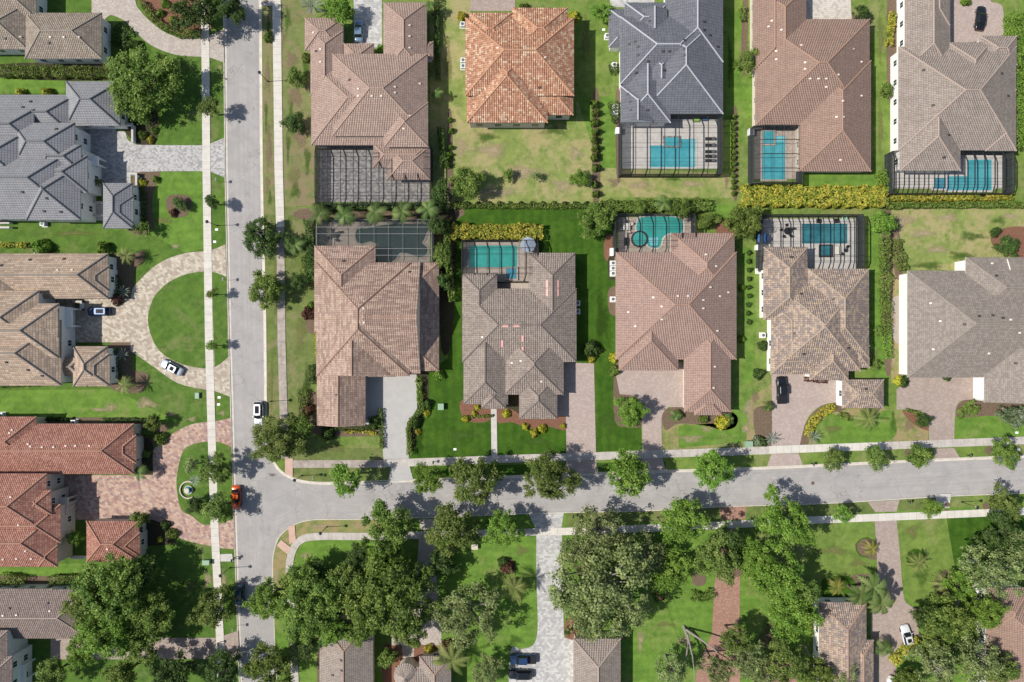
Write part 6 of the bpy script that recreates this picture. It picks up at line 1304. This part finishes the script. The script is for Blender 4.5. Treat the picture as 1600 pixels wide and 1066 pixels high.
# hedges and shrub rows
Hg = 'clipped and loose hedges between the lots'
for line, w_, h_, kind, lb in [
 ([(0,111),(100,112),(172,114)],15,1.6,'oak','long green hedge under the white house in the top left'),([(222,2),(236,25),(255,42),(280,53),(312,53)],9,1.2,'oak','curved hedge inside the bend of the top left driveway'),
 ([(183,40),(197,60),(182,75)],22,1.0,'dark','dark bushy hedge between the top left house and its drive'),
 ([(220,280),(222,345)],4,0.6,'oak','low row of clipped shrubs right of the slate guest house'),([(110,455),(122,455),(122,480)],6,0.8,'dark','dark planting in the court of the sand tiled house'),([(175,545),(183,590)],10,0.8,'dark','dark hedge along the sand tiled guest house'),([(180,430),(186,460)],8,0.8,'dark','dark hedge along the end of the sand tiled house'),
 ([(160,656),(225,656)],4,0.8,'dark','low hedge row above the long red roof'),([(78,908),(138,904)],13,1.6,'oak','dense hedge between red and dusky roofs'),([(0,905),(40,912)],16,1.5,'oak','bushy hedge at the far left above the dusky roof'),([(0,383),(42,383)],6,0.8,'croton','short reddish yellow shrub row at the far left'),([(0,603),(60,600)],6,0.7,'oak','low green hedge under the sand tiled house'),
 ([(682,-5),(684,120)],6,1.6,'dark','tall dark hedge shape standing for shade right of the rose tiled house'),([(688,200),(694,260)],9,1.6,'dark','dark hedge in the shaded gap below the palm'),([(490,325),(560,322),(700,322)],9,2.2,'dark','dark hedge between the two screened patios'),([(484,345),(486,440)],12,2.6,'dark','tall dark hedge left of the lagoon cage'),([(478,400),(484,436)],15,2.2,'oak','green hedge block left of the mottled roof corner'),  # first strip is hedge geometry standing in for shade between the houses
 ([(708,322),(800,322),(935,322)],6,1.0,'oak','low hedge line along the top of the darkest green lawn'),([(940,322),(1000,322),(1105,320)],16,2.4,'oak','bushy hedge behind the kidney pool cage'),([(700,362),(845,363)],21,1.7,'croton','yellow and green croton hedge above the aqua pool'),([(1158,306),(1270,307),(1384,307)],29,2.0,'croton','long yellow and green croton hedge in the upper right'),([(1392,309),(1480,309),(1580,307)],8,1.4,'croton','narrow croton hedge below the top right pool cage'),
 ([(1385,322),(1480,320),(1602,320)],7,1.5,'oak','clipped dark green hedge above the straw coloured yard'),([(1376,268),(1385,300)],12,1.8,'bright','light green hedge at the end of the top right gap'),([(1384,372),(1384,440),(1386,520)],11,1.8,'oak','vertical green hedge between the two right hand lots'),([(1404,374),(1403,390),(1408,410),(1413,422)],10,1.3,'oak','curved clipped hedge at the straw coloured yard corner'),
 ([(1590,20),(1596,100),(1594,230)],22,3.2,'bright','tall bright hedge along the right edge at the top'),([(697,345),(700,400),(706,470)],8,2.4,'oak','slim hedge right of the lagoon cage'),([(1386,520),(1388,560)],9,1.4,'bright','light green hedge end near the forked driveway'),
 ([(654,590),(656,625),(660,640)],7,1.2,'oak','hedge right of the concrete driveway, upper part'),([(660,640),(645,655),(638,670),(640,710)],6,1.2,'oak','hedge bending along the concrete driveway to the sidewalk'),([(594,640),(596,700)],5,1.0,'oak','narrow hedge left of the concrete driveway'),([(505,670),(590,668)],7,0.9,'dark','dark hedge under the corner house'),([(540,676),(560,673),(588,678)],4,0.6,'yellow','yellow flowering border on the corner lawn'),([(487,570),(487,600)],8,1.8,'dark','dark clipped hedge against the left wall of the corner house'),
 ([(473,610),(476,655)],14,1.2,'oak','greenish brown shrubs left of the corner house'),([(494,460),(495,560)],3,0.6,'yellow','thin yellow border along the left wall of the mottled roof'),([(1262,682),(1270,660),(1285,645),(1304,635)],10,0.9,'yellow','curved yellow green hedge beside the curved pink drive'),([(1256,592),(1292,596)],6,0.7,'red','reddish low hedge in front of the multicoloured house'),([(1415,640),(1435,645),(1445,650)],4,0.7,'oak','small curved hedge in the bed left of the forked drive'),([(1310,647),(1330,655)],8,0.8,'oak','green shrubs left of the big round palm'),
 ([(1160,10),(1161,32)],6,1.2,'oak','short green hedge left of the brown roof at the top'),([(1395,20),(1390,70)],7,1.0,'croton','short croton hedge at the top left of the white side wall'),([(958,20),(957,50)],7,1.2,'dark','dark hedge left of the upper slate roof'),([(956,100),(962,115)],10,1.0,'dark','dark shrubs around the middle unit left of the slate house'),([(958,160),(965,190)],12,1.2,'dark','dark shrubs left of the lower slate roof'),
 ([(455,990),(462,1040)],8,1.4,'oak','leafy hedge beside the lower curved sidewalk'),([(1262,965),(1266,990)],6,1.2,'yellow','yellow green border left of the golden tan house'),([(884,985),(892,990)],8,1.6,'dark','dark clipped hedge at the foot of the whitish drive'),([(905,985),(930,992)],6,0.9,'croton','croton border above the plain taupe roof'),([(508,1040),(508,1066)],8,1.6,'oak','narrow rounded hedge in the notch of the bottom taupe roof'),([(1395,1035),(1420,1010),(1435,1000)],9,1.4,'croton','yellow edged hedge below the white sedan'),
 ([(1115,925),(1100,935),(1080,930)],14,1.0,'oak','shrubs between the low bright tree and the brick drive'),([(1525,930),(1535,1000)],14,1.6,'oak','dark undergrowth left of the reddish brown house'),([(1455,1010),(1500,1000)],24,1.8,'dark','dark undergrowth in the lower right grove'),([(770,650),(722,652)],3,0.5,'oak','low border in the red mulch left of the front path'),([(200,175),(235,190)],12,0.8,'dark','dark underplanting beneath the big round tree')]:
    hedge('hedge', lb, line, w_, h_, kind, Hg)
# rows of round shrubs
for i, (py, r) in enumerate([(162,7),(176,6),(190,7),(205,6.5),(218,6),(231,6.5),(245,7),(262,6.5),(288,5.5),(303,5.5)]):
    bush(930+(i % 2), py, r, 'oak', 'round clipped shrub in the column between the straw yard and the blue pool', 'clipped shrubs in the row by the blue pool cage', h=2.0)
for i in range(14): bush(1147, 182+i*9.2, 4.2, 'oak', 'small shrub in the thin vertical row right of the blue pool cage', 'small shrubs right of the blue pool cage', h=1.2)
for i in range(9): bush(1171+random.uniform(-1,1), 395+i*13.5, 4.2, 'dark', 'small dark shrub in the thin column right of the pinkish house', 'small shrubs right of the pinkish house', h=1.0)
for i, (px, py, r) in enumerate([(703,187,4),(705,204,5),(704,230,4),(702,241,5),(701,248,5),(700,258,5)]): bush(px, py, r, 'bright', 'light green ball shrub in the vertical row left of the straw coloured yard', 'ball shrubs left of the straw coloured yard', h=1.3)
for i in range(13): bush(712+i*17, 318, 4, 'dark', 'small shrub in the horizontal row under the straw coloured yard', 'shrubs under the straw coloured yard', h=1.1)
for i in range(8): bush(228, 302+i*7.5, 2.6, 'verge', 'tiny ball shrub in the row beside the slate guest house wall', 'tiny ball shrubs by the slate guest house', h=0.5)
for i in range(12): bush(40+i*6.5+random.uniform(-1,1), 655+random.uniform(-1,1), 3.2, 'dark', 'small shrub in the border above the long red roof', 'small shrubs above the long red roof', h=0.8)
for a in [(660,617,5,'yellow','yellow shrub in the upper hedge bed of the concrete driveway'),(666,645,6,'yellow','yellow shrub in the bend of the concrete driveway hedge'),(653,675,5,'yellow','yellow shrub at the lower hedge of the concrete driveway'),(686,586,9,'bright','bright green shrub beside the corner of the mottled roof'),(667,632,9,'dark','dark round shrub by the green transformer box'),(649,660,10,'dark','dark round shrub in the concrete driveway bend'),
 (727,655,6,'yellow','yellow shrub at the left end of the red mulch bed'),(746,637,5,'yellow','yellow shrub against the wall left of the front path'),(741,646,5,'yellow','yellow shrub in the middle of the left mulch bed'),(791,647,7,'yellow','yellow shrub just right of the front path'),(821,667,6,'yellow','yellow shrub under the right mulch bed'),(835,677,7,'yellow','lowest yellow shrub under the right mulch bed'),(847,670,7,'yellow','yellow shrub right of the lowest one'),(880,666,5,'yellow','yellow shrub beside the pink driveway'),(925,562,6,'yellow','yellow shrub at the top of the pink driveway'),
 (960,559,8,'yellow','yellow shrub on the lawn left of the pinkish house'),(961,580,9,'oak','green shrub beneath the yellow one left of the pinkish house'),(1131,660,12,'yellow','round yellow shrub below the pinkish house'),(1100,655,8,'oak','low green shrub under the pinkish house wing'),(1160,449,6,'bright','bright ball shrub right of the pinkish house, upper one'),(1159,530,6,'bright','bright ball shrub right of the pinkish house, lower one'),(1187,584,9,'dark','dark shrub left of the multicoloured house'),(1193,540,8,'dark','dark shrub against the white wall of the multicoloured house'),
 (1405,596,8,'yellow','yellow shrub at the corner of the forked driveway'),(1412,597,9,'dark','dark round shrub at the corner of the forked driveway'),(1482,587,8,'dark','flat dark shrub on the forked driveway against the wall'),(925,545,14,'dark','dark shrub right of the grey brown house near the pink driveway'),(897,25,9,'yellow','yellow shrub right of the orange tiled house'),(722,25,8,'yellow','yellow shrub left of the orange tiled house'),(720,165,0.1,'oak',None),
 (250,844,5,'yellow','bright yellow round shrub beside the red guest house'),(228,660,5,'oak','small ball shrub near the red paver drive'),(228,677,7,'verge','pale ball shrub by the end wall of the long red roof, upper one'),(235,678,7,'verge','pale ball shrub by the end wall of the long red roof, right one'),(228,710,7,'verge','pale ball shrub by the end wall of the long red roof, lower one'),(250,685,10,'oak','shrub at the edge of the red paver circle'),(258,821,8,'dark','dark shrub beside the lower red paver drive'),(268,835,9,'oak','green shrub at the lower bend of the red paver drive'),
 (213,70,9,'dark','dark shrub on the lawn beside the top left drive'),(62,388,15,'bright','clipped round hedge shrub above the sand tiled house'),(160,388,12,'bright','low bright shrub above the sand tiled house by the palm'),(30,145,9,'croton','reddish yellow shrub on the left of the slate house'),(72,145,10,'croton','yellow shrub above the slate roof'),(270,332,7,'red','dark red shrub in the lawn bed'),(182,468,10,'red','dark red low shrub at the top of the courtyard'),(480,490,11,'red','brownish shrub left of the mottled roof'),(485,478,6,'bright','little green shrub left of the mottled roof'),(482,640,10,'red','brownish red shrub left of the corner house'),
 (794,888,11,'red','reddish shrub above the big feathery palm'),(786,880,9,'dark','dark shrub above the big feathery palm'),(700,1010,10,'red','dark red plant behind the very large palm'),(671,1015,8,'yellow','yellow shrub left of the very large palm'),(1033,932,8,'red','reddish shrub at the edge of the low bright tree'),(1185,690,9,'flower','white flowered shrub by the sidewalk left of the curved drive'),(1192,690,8,'dark','dark shrub by the sidewalk left of the curved drive'),(1165,160,0.1,'oak',None),
 (1510,1,8,'bright','shrub at the top right drive'),(250,20,7,'oak','green shrub at the left of the red mulch bed at the top left'),(268,30,6,'croton','yellowish shrub in the middle of the top left mulch bed'),(258,5,7,'bright','bright shrub at the top of the top left mulch bed'),(285,38,6,'bright','bright shrub low in the top left mulch bed'),(278,12,8,'oak','green shrub in the upper middle of the top left mulch bed'),(222,210,7,'oak','green shrub by the white wall at the bend of the grey drive'),(235,218,6,'yellow','yellow green shrub under the big round tree'),(240,203,6,'oak','green shrub in the dark bed beneath the big round tree'),(243,280,6,'bright','bright shrub in the bed beside the slate guest house'),(222,285,6,'yellow','yellow shrub against the low white wall by the guest house'),(818,12,9,'oak','shrub at the upper edge of the orange tiled roof'),(595,75,7,'bright','small shrub by the garage court of the rose tiled house'),(478,90,8,'oak','green shrub against the left wall of the rose tiled house'),(418,58,8,'oak','small shrub on the brown verge by the top left lamp'),(1430,656,7,'mint',None),(586,660,11,'dark','round dark shrub left of the concrete driveway at the house corner'),(512,678,12,'dark','dark shrub at the lower left of the corner house')]:
    if a[4] and a[2] > 1 and a[3] != 'mint': bush(a[0], a[1], a[2], a[3], a[4], 'single garden shrubs')
